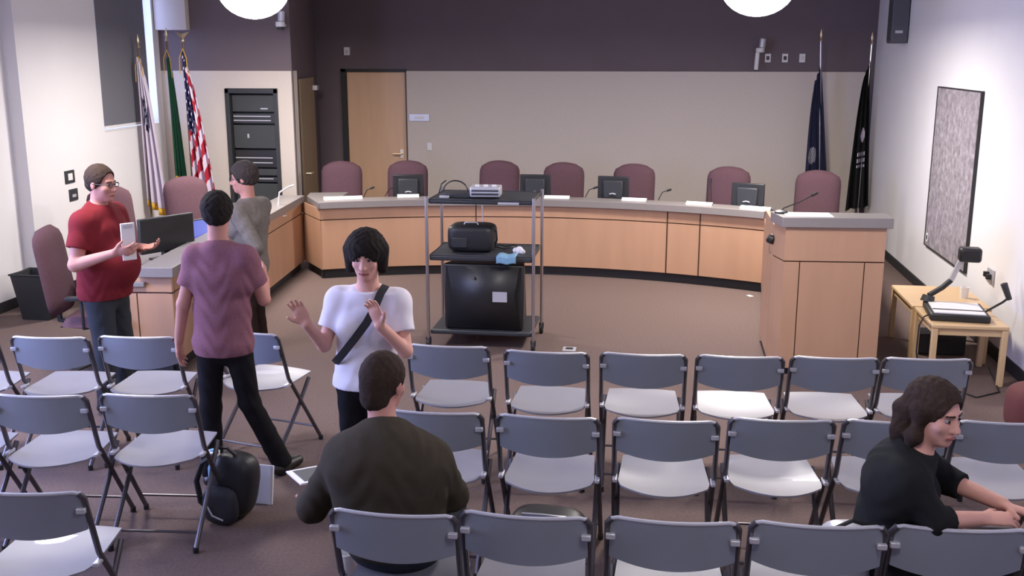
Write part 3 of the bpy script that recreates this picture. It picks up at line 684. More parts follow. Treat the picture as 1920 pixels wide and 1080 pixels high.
        for s_ in (-1, 1):
            g.cap(hp(s_ * 0.066, -0.008, 0.03), hp(s_ * 0.078, -0.008, -0.08), 0.032 * hs, 0.026 * hs, 0.02, None, (), 0.006)
            g.cap(hp(s_ * 0.078, -0.008, -0.08), hp(s_ * 0.082, -0.025, -0.145), 0.026 * hs, 0.016 * hs, 0.02, None, (), 0.006)
            g.cap(hp(s_ * 0.05, -0.09, -0.02), hp(s_ * 0.055, -0.09, -0.155), 0.045 * hs, 0.026 * hs, 0.03, None, (), 0.006)
        g.sub(hp(0, 0.125, -0.028), (0.070 * hs, 0.112 * hs, 0.112 * hs), 0.006, H3)
    hr = g.mesh('hair', hair, t, base)
    # ---- shirt
    g = SDF(lo, hi, res); inf = 0.012
    cuts = [(J['neck'] + np.array([0, 0, 0.0]) + unit(J['head'] - J['neck']) * neckcut, unit(J['head'] - J['neck']))]
    if hem is not None: cuts.append(((0, 0, hem), (0, 0, -1)))
    torso(g, inf, 0.05, 0.0035, cuts)
    for s_ in 'LR':
        sh, el, wr_ = J['sh' + s_], J['el' + s_], J['wr' + s_]
        if sleeve == 'short': e = sh + (el - sh) * 0.62; g.cap(sh, e + (el - sh) * 0.2, 0.062 * B + inf, 0.055 * B + inf, 0.035, None, [(e, el - sh)], 0.002)
        else:
            g.cap(sh, el, 0.056 * B + inf, 0.046 * B + inf, 0.035, None, (), 0.003)
            fr = {'threequarter': 0.30, 'long': 0.93}[sleeve]; e = el + (wr_ - el) * fr
            g.cap(el, e + (wr_ - el) * 0.15, 0.046 * B + inf, 0.036 + inf, 0.01, None, [(e, wr_ - el)], 0.002)
    sho = g.mesh('jacket' if sleeve == 'long' else 'shirt', shirt, t, base)
    # ---- trousers and shoes
    if 'knL' in J:
        g = SDF(lo, hi, res); inf = 0.012
        pc = [(J['waist'] + unit(J['pelvis'] - J['waist']) * -0.01, J['waist'] - J['pelvis'])]
        g.cap(J['waist'], J['pelvis'], rB * 0.80 + 0.006, rB * 0.98 + 0.004, 0.04, (fw, 0.78), pc)
        g.cap(J['pelvis'] - sh_ax * 0.05 * B, J['pelvis'] + sh_ax * 0.05 * B, 0.106 * B, 0.106 * B, 0.05)
        for s_ in 'LR':
            hip = J['pelvis'] + sh_ax * (0.085 if s_ == 'R' else -0.085) * B
            g.cap(hip, J['kn' + s_], 0.086 * B + 0.004, 0.066 * B, 0.03, None, (), 0.002)
            an = J['an' + s_]; g.cap(J['kn' + s_], an, 0.066 * B, 0.060, 0.02, None, [(an + (an - J['kn' + s_]) * 0.05, an - J['kn' + s_])], 0.002)
        g.mesh('trousers', trousers, t, base)
        for s_ in 'LR':
            an = J['an' + s_]; td = unit(J['toe' + s_]) if 'toe' + s_ in J else unit((f[0], f[1], 0))
            c = np.array([an[0], an[1], 0.0]); g = SDF(c - 0.25, c + 0.25, 0.006)
            g.cap(c + np.array([0, 0, 0.045]) - td * 0.03, c + np.array([0, 0, 0.032]) + td * 0.15, 0.045, 0.036, 0, ((0, 0, 1), 0.85)); g.cap(c + np.array([0, 0, 0.03]), c + np.array([0, 0, 0.09]), 0.042, 0.046, 0.02)
            g.cut((0, 0, 0.004), (0, 0, -1)); g.mesh('shoe', 'shoe', t, base)
    if glasses:
        m = MB()
        for s_ in (-1, 1):
            c = hp(s_ * 0.030, 0.097, 0.008) - base
            m.tube([tuple(c + rt * 0.021 * math.cos(a) + up * 0.015 * math.sin(a)) for a in [2 * PI * k / 14 for k in range(14)]], 0.0022, 6, closed=True)
            m.tube([tuple(hp(s_ * 0.051, 0.094, 0.012) - base), tuple(hp(s_ * 0.080, 0.05, 0.012) - base), tuple(hp(s_ * 0.082, -0.01, 0.01) - base)], 0.0025, 6)
        m.tube([tuple(hp(-0.010, 0.098, 0.010) - base), tuple(hp(0.010, 0.098, 0.010) - base)], 0.0022, 6)
        m.build('glasses', 'black', t)
    return t, hp, J

# ------------------------------------------------------------------ people
red, _, _ = person('person', (-3.66, 6.35, 0), 'heavyset man with glasses in a red shirt, standing left by the side desk',
    dict(pelvis=(-3.69, 6.35, 0.86), waist=(-3.68, 6.35, 1.02), chest=(-3.69, 6.35, 1.22), neck=(-3.69, 6.35, 1.41), head=(-3.645, 6.34, 1.56),
         shL=(-3.69, 6.545, 1.33), elL=(-3.62, 6.60, 1.08), wrL=(-3.44, 6.46, 1.12), shR=(-3.69, 6.155, 1.33), elR=(-3.715, 6.06, 1.07), wrR=(-3.43, 6.04, 1.16),
         knL=(-3.66, 6.46, 0.46), knR=(-3.66, 6.24, 0.46), anL=(-3.70, 6.48, 0.08), anR=(-3.68, 6.22, 0.08), bodyf=(1, -0.1, 0), toeL=(1, 0.1, 0), toeR=(1, -0.2, 0)),
    hair='hair_brown', hairstyle='crop', shirt='red_shirt', trousers='slate_cloth', build=1.12, belly=0.055, f=(0.98, -0.15, -0.08), hem=0.80, glasses=True,
    hands=dict(L=((1, -0.3, 0.2), (0, -0.4, 1), 1, 0.8), R=((1, 0.15, 0.15), (0, 0.8, 0.5), 1, 0.9)))
pur, _, _ = person('person', (-2.37, 5.2, 0), 'woman with short dark hair in a mauve top and black trousers, seen from behind',
    dict(pelvis=(-2.35, 5.2, 0.86), waist=(-2.345, 5.2, 1.03), chest=(-2.335, 5.2, 1.215), neck=(-2.345, 5.2, 1.40), head=(-2.355, 5.24, 1.555),
         shL=(-2.475, 5.2, 1.325), elL=(-2.545, 5.15, 1.07), wrL=(-2.60, 5.18, 0.85), shR=(-2.195, 5.2, 1.325), elR=(-2.135, 5.28, 1.08), wrR=(-2.20, 5.47, 1.15),
         knL=(-2.45, 5.2, 0.47), knR=(-2.25, 5.27, 0.48), anL=(-2.46, 5.19, 0.08), anR=(-2.13, 5.40, 0.08), bodyf=(-0.1, 1, 0), toeL=(-0.1, 1, 0), toeR=(0.3, 1, 0)),
    hair='hair_dark', hairstyle='short', shirt='mauve_shirt', trousers='black_cloth', build=0.89, f=(-0.25, 0.97, 0), hem=0.79, female=True, headscale=0.92, neckcut=0.005,
    hands=dict(L=((-0.05, 0.15, -1), (1, 0, 0), 1, 0.5), R=((-0.3, 0.7, 0.6), (-1, 0, 0.2), -1, 0.5)))
oli, _, _ = person('person', (-3.230, 7.75, 0), 'short woman in a grey patterned shirt and dark brown trousers, hand on hip, facing left',
    dict(pelvis=(-3.230, 7.75, 0.78), waist=(-3.220, 7.75, 0.93), chest=(-3.215, 7.75, 1.10), neck=(-3.220, 7.75, 1.26), head=(-3.245, 7.74, 1.44),
         shL=(-3.240, 7.57, 1.20), elL=(-3.070, 7.50, 0.93), wrL=(-3.160, 7.60, 0.78), shR=(-3.180, 7.93, 1.20), elR=(-3.230, 7.99, 0.94), wrR=(-3.420, 7.9, 1.02),
         knL=(-3.240, 7.66, 0.42), knR=(-3.240, 7.84, 0.42), anL=(-3.200, 7.65, 0.08), anR=(-3.220, 7.86, 0.08), bodyf=(-0.9, -0.4, 0), toeL=(-1, -0.3, 0), toeR=(-1, 0.1, 0)),
    skin='skin', hair='hair_grey', hairstyle='short', shirt='olive_shirt', trousers='brown_cloth', sleeve='threequarter', build=1.0, f=(-0.95, -0.15, -0.1), hem=0.66, female=True, glasses=True,
    hands=dict(L=((-0.4, 0.6, -0.5), (-0.3, 0.6, 0.2), 1, 0.7), R=((-1, -0.2, 0.2), (0, -1, 0), 1, 0.6)))
whi, whp, WJ = person('person', (-1.46, 4.95, 0), 'woman with dark bobbed hair in a white tee and black strap, gesturing towards the seats',
    dict(pelvis=(-1.475, 4.95, 0.76), waist=(-1.46, 4.95, 0.91), chest=(-1.445, 4.95, 1.085), neck=(-1.44, 4.94, 1.245), head=(-1.435, 4.90, 1.415),
         shL=(-1.29, 4.95, 1.175), elL=(-1.235, 4.87, 0.94), wrL=(-1.325, 4.72, 1.11), shR=(-1.60, 4.95, 1.175), elR=(-1.665, 4.88, 0.95), wrR=(-1.70, 4.73, 1.10),
         knL=(-1.40, 4.93, 0.41), knR=(-1.55, 4.93, 0.41), anL=(-1.40, 4.97, 0.08), anR=(-1.55, 4.97, 0.08), bodyf=(0, -1, 0), toeL=(0.1, -1, 0), toeR=(-0.1, -1, 0)),
    skin='skin_light', hair='hair_dark', hairstyle='bob', shirt='white_shirt', trousers='black_cloth', build=0.88, f=(0.10, -0.97, -0.18), hem=0.725, female=True, neckcut=-0.012,
    hands=dict(L=((-0.25, -0.15, 1), (-0.3, -1, 0), 1, 0.5), R=((-0.35, -0.2, 0.9), (0.3, -1, -0.2), -1, 0.4)))
# strap across the chest
def strap_on(parent, base, pts, w, thk, m, name):
    mb = MB(); base = Vector(base); P = [Vector(p) - base for p in pts]; L = len(P); v = []; f = []
    for i, p in enumerate(P):
        t_ = (P[min(i + 1, L - 1)] - P[max(i - 1, 0)]).normalized(); n = Vector((0, -1, 0)) if parent is whi else Vector((0, 0, 1)); s_ = t_.cross(n).normalized()
        for a, b in ((-1, -1), (1, -1), (1, 1), (-1, 1)): v.append(tuple(p + s_ * a * w / 2 + n * b * thk / 2))
    for i in range(L - 1):
        for q in range(4): f.append((4 * i + q, 4 * i + (q + 1) % 4, 4 * i + 4 + (q + 1) % 4, 4 * i + 4 + q))
    f += [(0, 1, 2, 3), (4 * L - 1, 4 * L - 2, 4 * L - 3, 4 * L - 4)]
    return mb.add(v, f).build(name, m, parent)
strap_on(whi, (-1.46, 4.95, 0), [(-1.345, 4.93, 1.262), (-1.355, 4.865, 1.235), (-1.375, 4.805, 1.165), (-1.41, 4.785, 1.10), (-1.47, 4.785, 1.02), (-1.535, 4.80, 0.94), (-1.585, 4.835, 0.885), (-1.62, 4.90, 0.85)], 0.04, 0.006, 'black', 'shoulder_strap')

sma, _, _ = person('person', (-1.0, 3.65, 0), 'seated man with thinning brown hair in a dark brown jacket, seen from behind',
    dict(pelvis=(-0.99, 3.66, 0.54), waist=(-0.99, 3.59, 0.70), chest=(-0.99, 3.58, 0.84), neck=(-1.015, 3.64, 0.995), head=(-1.035, 3.72, 1.145),
         shL=(-1.165, 3.62, 0.885), elL=(-1.33, 3.68, 0.63), wrL=(-1.43, 3.90, 0.555), shR=(-0.83, 3.63, 0.875), elR=(-0.775, 3.76, 0.68), wrR=(-0.90, 3.98, 0.60),
         knL=(-1.17, 4.08, 0.50), knR=(-0.86, 4.08, 0.50), anL=(-1.17, 4.07, 0.08), anR=(-0.86, 4.07, 0.08), bodyf=(0, 1, 0), toeL=(0, 1, 0), toeR=(0, 1, 0)),
    hair='hair_brown', hairstyle='thin', shirt='brown_jacket', trousers='slate_cloth', sleeve='long', build=1.16, f=(0.32, 0.90, -0.12), up=(0.06, 0.05, 1), seated=True, hem=0.50,
    hands=dict(L=((-0.1, 1, 0.0), (0, 0, -1), 1, 0.5), R=((-0.5, 1, 0), (0, 0, -1), -1, 0.6)))
rwo, _, _ = person('person', (0.93, 3.70, 0), 'seated woman with wavy brown hair in a black cardigan, leaning right with clasped hands',
    dict(pelvis=(0.89, 3.72, 0.54), waist=(0.885, 3.70, 0.70), chest=(0.90, 3.69, 0.865), neck=(0.945, 3.67, 1.015), head=(1.00, 3.65, 1.155),
         shR=(0.90, 3.55, 0.935), elR=(1.00, 3.52, 0.800), wrR=(1.185, 3.60, 0.785), shL=(0.965, 3.83, 0.94), elL=(1.12, 3.86, 0.82), wrL=(1.28, 3.70, 0.80),
         knR=(1.29, 3.68, 0.52), knL=(1.29, 3.86, 0.52), anR=(1.33, 3.70, 0.08), anL=(1.33, 3.88, 0.08), bodyf=(1, -0.2, 0), toeL=(1, 0, 0), toeR=(1, 0, 0)),
    skin='skin_light', hair='hair_brown', hairstyle='wavy', shirt='black_knit', trousers='black_cloth', sleeve='threequarter', build=0.95, f=(0.62, -0.76, -0.14), seated=True, hem=0.55, female=True, neckcut=0.0, headscale=0.97,
    hands=dict(R=((1, 0.15, 0.0), (0, 0.3, -1), 1, 0.8), L=((0.8, -0.5, -0.1), (0, -0.3, -1), -1, 0.9)))
# ------------------------------------------------------------------ AV cart and what it carries
def lathe_ball(m, c, r, n=10):
    return m.lathe([(r * math.sin(PI * k / n) + 1e-4, -r * math.cos(PI * k / n)) for k in range(n + 1)], c, 12)
CX0, CX1, CY0, CY1 = -1.86, -0.98, 8.12, 8.72
t = empty('av_cart', ((CX0 + CX1) / 2, (CY0 + CY1) / 2, 0), 0, 'tall black three shelf cart with steel poles on casters in front of the curved desk', 'cart')
for z, nm, th in ((1.215, 'top_shelf', 0.035), (0.745, 'middle_shelf', 0.045), (0.12, 'bottom_shelf', 0.04)):
    m = MB(); m.box(CX0 + 0.015, CX1 - 0.015, CY0 + 0.01, CY1 - 0.01, z, z + th); at(m.build(nm, 'black2', t, bevel=0.012), t)
    if nm != 'bottom_shelf':
        r = MB(); r.tube([(CX0 + 0.02, CY0 + 0.015, z + th), (CX1 - 0.02, CY0 + 0.015, z + th), (CX1 - 0.02, CY1 - 0.015, z + th), (CX0 + 0.02, CY1 - 0.015, z + th)], 0.007, closed=True); at(r.build('shelf_rim', 'black2', t), t)
for x in (CX0, CX1):
    for y in (CY0, CY1):
        at(MB().tube([(x, y, 0.08), (x, y, 1.275)], 0.014, 12).build('pole', 'chrome', t), t)
        at(MB().tube([(x - 0.015, y, 0.042), (x + 0.015, y, 0.042)], 0.042, 16).box(x - 0.02, x + 0.02, y - 0.012, y + 0.02, 0.05, 0.095).build('caster', 'black', t), t)
m = MB(); m.box(-1.27, -1.10, CY0 - 0.004, CY0 + 0.01, 1.222, 1.238); at(m.build('shelf_label', 'silver', t), t)
t = empty('television', (-1.40, 8.42, 0.16), 0, 'large black television set on the bottom shelf of the tall cart', 'television')
m = MB(); m.add([(-0.33, -0.25, 0), (0.33, -0.25, 0), (0.30, 0.22, 0), (-0.30, 0.22, 0), (-0.34, -0.25, 0.56), (0.34, -0.25, 0.56), (0.28, 0.22, 0.52), (-0.28, 0.22, 0.52)],
                [(0, 3, 2, 1), (4, 5, 6, 7), (0, 1, 5, 4), (1, 2, 6, 5), (2, 3, 7, 6), (3, 0, 4, 7)]); m.build('case', 'black', t, bevel=0.02)
m = MB(); m.add([(-0.31, -0.252, 0.02), (0.31, -0.252, 0.02), (0.26, -0.275, 0.30), (-0.26, -0.275, 0.30), (0.30, -0.262, 0.54), (-0.30, -0.262, 0.54)], [(0, 1, 2, 3), (3, 2, 4, 5)]); m.build('front_panel', 'black', t, solid=0.012)
MB().box(0.08, 0.20, -0.287, -0.278, 0.25, 0.335).build('white_label', 'silver', t)
MB().tube([(-0.08, -0.29, 0.45), (-0.08, -0.275, 0.45)], 0.012).build('knob', 'chrome', t)
# items on top shelf
ZT = 1.25
t = empty('media_player', (-1.40, 8.32, ZT), R(4), 'silver player with round buttons on the top shelf of the cart', 'player')
MB().box(-0.125, 0.125, -0.10, 0.10, 0.012, 0.095).build('case', 'silver', t, bevel=0.012)
MB().box(-0.11, 0.11, -0.104, -0.099, 0.03, 0.045).build('dark_slot', 'black2', t)
MB().box(-0.11, 0.11, -0.104, -0.099, 0.060, 0.072).build('dark_slot', 'black2', t)
for x in (-0.07, 0.0, 0.07): MB().tube([(x, -0.02, 0.095), (x, -0.02, 0.107)], 0.018, 14).build('button', 'white_plastic', t)
for x in (-0.1, 0.1): MB().box(x - 0.012, x + 0.012, -0.07, 0.07, 0, 0.014).build('foot', 'black', t)
t = empty('control_box', (-1.64, 8.33, ZT), 0, 'low dark box with cables looping over it on the top shelf of the cart', 'device')
MB().box(-0.10, 0.12, -0.09, 0.09, 0, 0.035).build('case', 'black2', t, bevel=0.006)
MB().box(-0.13, -0.05, -0.12, -0.08, 0, 0.02).build('remote', 'silver', t, bevel=0.004)
MB().tube([(-0.02 + 0.13 * math.cos(a) * 0.8, 0.02, 0.04 + 0.09 * math.sin(a)) for a in [PI * k / 12 for k in range(13)]], 0.006).build('cable_loop', 'black', t)
MB().tube([(-0.16, 0.0, 0.02), (-0.14, 0.03, 0.10), (-0.10, 0.02, 0.13)], 0.006).build('cable_end', 'black', t)
t = empty('hanging_cable', (-1.56, 8.74, 0), 0, 'pair of dark cables hanging from the top shelf of the cart', 'cable')
MB().tube([(0, 0, 1.24), (0.0, 0.0, 1.0), (0.005, -0.02, 0.80)], 0.005).build('cable', 'black', t); MB().tube([(0.05, 0, 1.24), (0.06, 0, 1.0), (0.05, -0.02, 0.80)], 0.005).build('cable', 'chrome', t)
# middle shelf
ZM = 0.79
t = empty('equipment_bag', (-1.53, 8.40, ZM), 0, 'black soft equipment bag on the middle shelf of the cart', 'bag')
def superbox(m, a, b, c, e=4, n=16, cz=0):
    v = []; f = []
    for i in range(n + 1):
        ph = PI * i / n - PI / 2
        for k in range(2 * n):
            th = PI * k / n; sg = lambda q, p: math.copysign(abs(q) ** p, q)
            v.append((a * sg(math.cos(ph), 2 / e) * sg(math.cos(th), 2 / e), b * sg(math.cos(ph), 2 / e) * sg(math.sin(th), 2 / e), cz + c * sg(math.sin(ph), 2 / e)))
    N = 2 * n
    for i in range(n):
        for k in range(N): f.append((i * N + k, i * N + (k + 1) % N, (i + 1) * N + (k + 1) % N, (i + 1) * N + k))
    return m.add(v, f)
superbox(MB(), 0.20, 0.14, 0.115, 5, 16, 0.115).build('bag_body', 'black', t, smooth=60)
MB().tube([(-0.06, -0.06, 0.225), (-0.05, -0.06, 0.245), (0.05, -0.06, 0.245), (0.06, -0.06, 0.225)], 0.006).build('handle', 'silver', t)
MB().box(-0.15, -0.02, -0.148, -0.128, 0.04, 0.13).build('pocket', 'black2', t, bevel=0.01)
MB().tube([(0.17, -0.03, 0.2), (0.21, -0.05, 0.17), (0.215, -0.05, 0.10), (0.19, -0.04, 0.03)], 0.008).build('side_handle', 'black', t)
t = empty('crumpled_tissue', (-1.12, 8.30, ZM), 0, 'white crumpled paper on the middle shelf of the cart', 'paper')
m = MB(); lathe_ball(m, (0, 0, 0.025), 0.035); lathe_ball(m, (0.03, -0.02, 0.018), 0.022); lathe_ball(m, (-0.035, 0.02, 0.02), 0.024); m.build('crumple', 'paper', t)
t = empty('folded_cloth', (-1.20, 8.14, ZM), 0, 'pale blue cloth draped over the middle shelf edge of the cart', 'cloth')
m = MB(); m.grid(lambda u, v: ((u - .5) * 0.16, 0.08 - 0.12 * min(v, .5) * 2 - 0.015 * (v > .5), 0.012 + 0.006 * math.sin(u * 9) - max(0, v - .5) * 0.12), 10, 10); m.build('cloth', 'blue_item', t, solid=0.006)
t = empty('black_cable_coil', (-1.27, 8.5, ZM), 0, 'tangled dark cable lying right of the black bag on the cart', 'cable')
MB().tube([(0.10 * math.cos(a) * (1 + 0.2 * math.sin(3 * a)), 0.06 * math.sin(a), 0.01 + 0.012 * abs(math.sin(2 * a))) for a in [4 * PI * k / 40 for k in range(41)]], 0.006).build('cable', 'black2', t)

# ------------------------------------------------------------------ desk-top things
def desk_monitor(x, y, z, rz, label):
    t = empty('desk_monitor', (x, y, z), R(rz), label, 'monitor', 'small black monitors on the curved desk')
    MB().box(-0.175, 0.175, -0.02, 0.015, 0.055, 0.345).build('screen_housing', 'black', t, bevel=0.008)
    MB().box(-0.165, 0.165, 0.0155, 0.019, 0.07, 0.335).build('screen', 'black2', t)
    MB().box(-0.11, 0.11, -0.045, -0.019, 0.10, 0.30).build('rear_cover', 'black2', t, bevel=0.012)
    MB().tube([(-0.035, -0.048, 0.150), (0, -0.05, 0.158), (0.035, -0.048, 0.150)], 0.008).build('silver_mark', 'silver', t)
    MB().box(-0.03, 0.03, -0.05, -0.01, 0.0, 0.14).build('neck', 'black', t)
    MB().lathe([(0.09, 0), (0.09, 0.012)], (0, -0.01, 0), 20).build('base', 'black', t)
    MB().box(-0.04, 0.04, -0.10, -0.09, 0.0, 0.018).build('badge', 'silver', t)
for x, y, rz, l in ((-2.79, 11.30, 12, 'black desk monitor farthest left on the curved desk'), (-1.37, 11.50, 0, 'black desk monitor just right of the cart top'),
                    (-0.49, 11.45, -8, 'black desk monitor right of the middle of the curved desk'), (0.94, 11.02, -22, 'black desk monitor nearest the podium')):
    desk_monitor(x, y, 0.735, rz, l)
def paper_strip(x, y, rz, label, w=0.30, d=0.09):
    t = empty('name_card', (x, y, HT), R(rz), label, 'paper', 'white name cards on the curved desk ledge')
    MB().add([(-w / 2, -d / 2, 0.001), (w / 2, -d / 2, 0.001), (w / 2, 0, 0.030), (-w / 2, 0, 0.030), (w / 2, d / 2, 0.001), (-w / 2, d / 2, 0.001)], [(0, 1, 2, 3), (3, 2, 4, 5)]).build('folded_card', 'paper', t, solid=0.002, smooth=0)
for x, y, rz, w_, l in ((-3.42, 10.86, 22, 0.42, 'white name card on the ledge at the far left end of the curved desk'), (-2.75, 11.12, 14, 0.24, 'white name card before the leftmost desk monitor'),
                    (-1.10, 11.25, 0, 0.28, 'white name card right of the cart top'), (-0.25, 11.18, -10, 0.27, 'white name card right of the middle desk monitor'),
                    (0.44, 10.97, -17, 0.28, 'white name card before the swivel chair nearest the podium'), (1.0, 10.72, -24, 0.32, 'white name card at the right end beside the podium')):
    paper_strip(x, y, rz, l, w_)
def goose(x, y, z, pts, label):
    t = empty('desk_microphone', (x, y, z), 0, label, 'microphone', 'gooseneck microphones on the curved desk')
    MB().lathe([(0.05, 0), (0.05, 0.012), (0.03, 0.022)], n=18).build('base', 'black', t)
    MB().tube([(0, 0, 0.015)] + pts, 0.005).build('gooseneck', 'black', t)
    a = Vector(pts[-1]); b = (a - Vector(pts[-2])).normalized() * 0.05 + a
    MB().tube([tuple(a), tuple(b)], 0.012).build('capsule', 'black', t)
for x, y, l in ((-3.28, 11.22, 'black microphone between the two leftmost swivel chairs'), (-3.05, 11.30, 'black microphone left of the leftmost desk monitor'), (-0.80, 11.60, 'black microphone right of the chair beside the cart'),
                (0.02, 11.50, 'black microphone right of the middle desk monitor'), (0.58, 11.20, 'tall black microphone left of the swivel chair nearest the podium')):
    goose(x, y, 0.735, [(-0.01, 0, 0.09), (0.03, 0, 0.17), (0.08, -0.02, 0.19)] if l[0] == 'b' else [(-0.01, 0, 0.15), (-0.02, 0, 0.32)], l)
goose(0.93, 7.95, 1.225, [(0.02, 0.02, 0.035), (0.13, 0.08, 0.07), (0.24, 0.14, 0.12)], 'thin gooseneck microphone rising behind the podium ledge')
t = empty('white_papers', (1.15, PY + 0.12, PZ), R(3), 'white papers lying on the podium ledge', 'paper')
MB().box(-0.20, 0.14, -0.10, 0.10, 0, 0.004).build('sheet', 'paper', t)
# left side desk
t = empty('wide_monitor', (-4.03, 7.95, 0.735), R(62), 'large black monitor on the left side desk behind the ledge', 'monitor')
MB().box(-0.26, 0.26, -0.02, 0.02, 0.07, 0.36).build('screen_housing', 'black2', t, bevel=0.006)
MB().box(-0.25, 0.25, -0.026, -0.018, 0.08, 0.35).build('screen', 'black', t)
MB().box(-0.03, 0.03, 0.0, 0.05, 0.0, 0.2).build('neck', 'black', t); MB().box(-0.12, 0.12, -0.08, 0.1, 0.0, 0.012).build('base', 'black', t, bevel=0.004)
t = empty('laptop', (-3.88, 8.52, 0.735), R(60), 'open laptop with a bluish screen on the left side desk', 'laptop')
MB().box(-0.17, 0.17, -0.12, 0.12, 0, 0.02).build('keyboard_base', 'black2', t, bevel=0.004)
m = MB(); m.m = Matrix.Translation((0, 0.12, 0.015)) @ Matrix.Rotation(R(-20), 4, 'X'); m.box(-0.17, 0.17, 0, 0.012, 0, 0.23); m.build('lid', 'black', t, bevel=0.004)
m = MB(); m.m = Matrix.Translation((0, 0.12, 0.015)) @ Matrix.Rotation(R(-20), 4, 'X'); m.box(-0.155, 0.155, -0.003, 0, 0.015, 0.215); m.build('screen', 'screen', t)
t = empty('curved_desk_lamp', (-3.93, 10.3, 0.735), 0, 'thin white curved lamp on the left side desk before the equipment rack', 'lamp')
MB().lathe([(0.06, 0), (0.06, 0.015)], n=18).build('base', 'white_plastic', t)
MB().tube([(0, 0, 0.015), (-0.02, 0, 0.12), (0.0, 0, 0.25), (0.10, 0, 0.31), (0.16, 0, 0.33)], 0.009).build('arm', 'white_plastic', t)
# tablet held by the man in red
t = empty('white_tablet', (-3.345, 6.08, 1.20), R(50), 'white sheet clipboard held upright by the man in the red shirt', 'clipboard')
MB().box(-0.045, 0.045, -0.006, 0.006, -0.09, 0.15).build('board', 'white_plastic', t, bevel=0.003)
MB().box(-0.03, 0.03, -0.010, -0.005, 0.12, 0.145).build('clip', 'silver', t)

# ------------------------------------------------------------------ equipment rack in the rear left bay
t = empty('equipment_rack', (-4.81, 12.1, 0), 0, 'tall dark equipment rack recessed in the beige wall behind the left desk', 'rack')
RX0, RX1 = -5.20 + 4.81, -4.54 + 4.81
MB().box(RX0, RX0 + 0.05, -0.12, 0.0, 0.30, 1.995).box(RX1 - 0.05, RX1, -0.12, 0, 0.30, 1.995).box(RX0, RX1, -0.12, 0, 1.94, 1.995).box(RX0, RX1, -0.12, 0, 0.30, 0.36).build('frame', 'black2', t, bevel=0.004)
MB().box(RX0, RX1, 0.04, 0.09, 0.30, 1.99).build('back_panel', 'black2', t)
zs = [(1.72, 1.92, 'rackgrey'), (1.58, 1.70, 'black2'), (1.28, 1.56, 'rackgrey'), (1.05, 1.26, 'black'), (0.95, 1.03, 'rackgrey'), (0.87, 0.93, 'black2'), (0.55, 0.85, 'rackgrey')]
for a, b_, mm in zs: MB().box(RX0 + 0.06, RX1 - 0.06, -0.05, 0.04, a, b_).build('rack_unit', mm, t, bevel=0.004)
for z in (1.61, 1.66, 1.16, 1.10, 0.905): MB().box(RX0 + 0.07, RX1 - 0.12, -0.058, -0.05, z, z + 0.012).build('light_strip', 'silver', t)
MB().box(0.03, 0.12, -0.058, -0.05, 1.75, 1.765).build('small_plate', 'silver', t)
MB().cbox((-0.14, -0.06, 1.43), (0.02, 0.02, 0.05)).build('latch', 'silver', t)

# ------------------------------------------------------------------ wall fittings
def plate(name, c, dims, m, label, cat, inner=None, group=None):
    t = empty(name, c, 0, label, cat, group); MB().cbox((0, 0, 0), dims).build('plate', m, t, bevel=0.003)
    if inner:
        for (p, d, mm) in inner: MB().cbox(p, d).build('insert', mm, t, bevel=0.002)
plate('wall_sensor', (-4.33, YB - 0.02, 2.44), (0.08, 0.04, 0.11), 'white_plastic', 'small white sensor on the dark wall above the wooden door', 'sensor', [((0, -0.022, -0.01), (0.03, 0.01, 0.05), 'silver')])
plate('wall_sign', (-3.315, YB - 0.055, 1.54), (0.29, 0.012, 0.10), 'silver', 'small grey sign plate on the beige wall right of the door', 'sign', [((0, -0.008, 0.0), (0.13, 0.004, 0.03), 'white_plastic')])
plate('light_switch', (-3.175, YB - 0.055, 1.14), (0.075, 0.012, 0.11), 'white_plastic', 'white switch plate on the beige wall below the sign', 'switch', [((0, -0.008, 0), (0.03, 0.008, 0.05), 'paper')])
for i, (x, l) in enumerate(((1.375, 'leftmost of three small plates on the dark wall beside the right camera'), (1.595, 'middle one of three small plates on the dark wall'), (1.815, 'rightmost of three small plates on the dark wall left of the navy flag'))):
    plate('wall_plate', (x, YB - 0.008, 2.35), (0.075, 0.016, 0.11), 'white_plastic', l, 'outlet', [((0, -0.010, 0.0), (0.04, 0.006, 0.05), 'black2' if i < 2 else 'silver')], 'small wall plates on the dark wall')
def ceiling_cam(c, label, post):
    t = empty('wall_camera', c, 0, label, 'camera', 'small wall cameras')
    MB().cbox((0.0, 0.06, 0.0), (0.06, 0.12, 0.03)).build('bracket', 'silver', t)
    MB().tube([(0, 0, -0.02), (0, 0, 0.04)], 0.055, 18).build('mount', 'white_plastic', t, bevel=0.01)
    MB().tube([(0.02, -0.02, 0.04), (0.03, -0.02, 0.16)], 0.04, 16).build('camera_head', 'silver', t, bevel=0.01)
    if post: MB().tube([(-0.03, 0, -0.02), (-0.04, 0, -0.24)], 0.028, 14).build('lens_tube', 'white_plastic', t, bevel=0.006)
    else: MB().tube([(0, 0, -0.02), (0, 0, -0.05)], 0.035, 14).build('lens', 'black2', t)
ceiling_cam((-4.42, 11.88, 2.73), 'small white camera on the dark wall below the left pendant lamp', False)
ceiling_cam((1.26, YB - 0.13, 2.44), 'small silver camera with a hanging white tube on the dark wall below the right lamp', True)
plate('fire_alarm', (-6.12, 8.68, 1.19), (0.05, 0.14, 0.17), 'red_box', 'red fire alarm box on the left wall at the picture edge', 'alarm', [((0.028, 0, 0.02), (0.008, 0.08, 0.05), 'white_plastic')])
plate('light_switch', (-5.994, 9.83, 1.17), (0.014, 0.17, 0.13), 'black2', 'upper dark framed switch plate on left wall behind the man in red', 'switch', [((0.008, 0, 0), (0.006, 0.08, 0.07), 'white_plastic')])
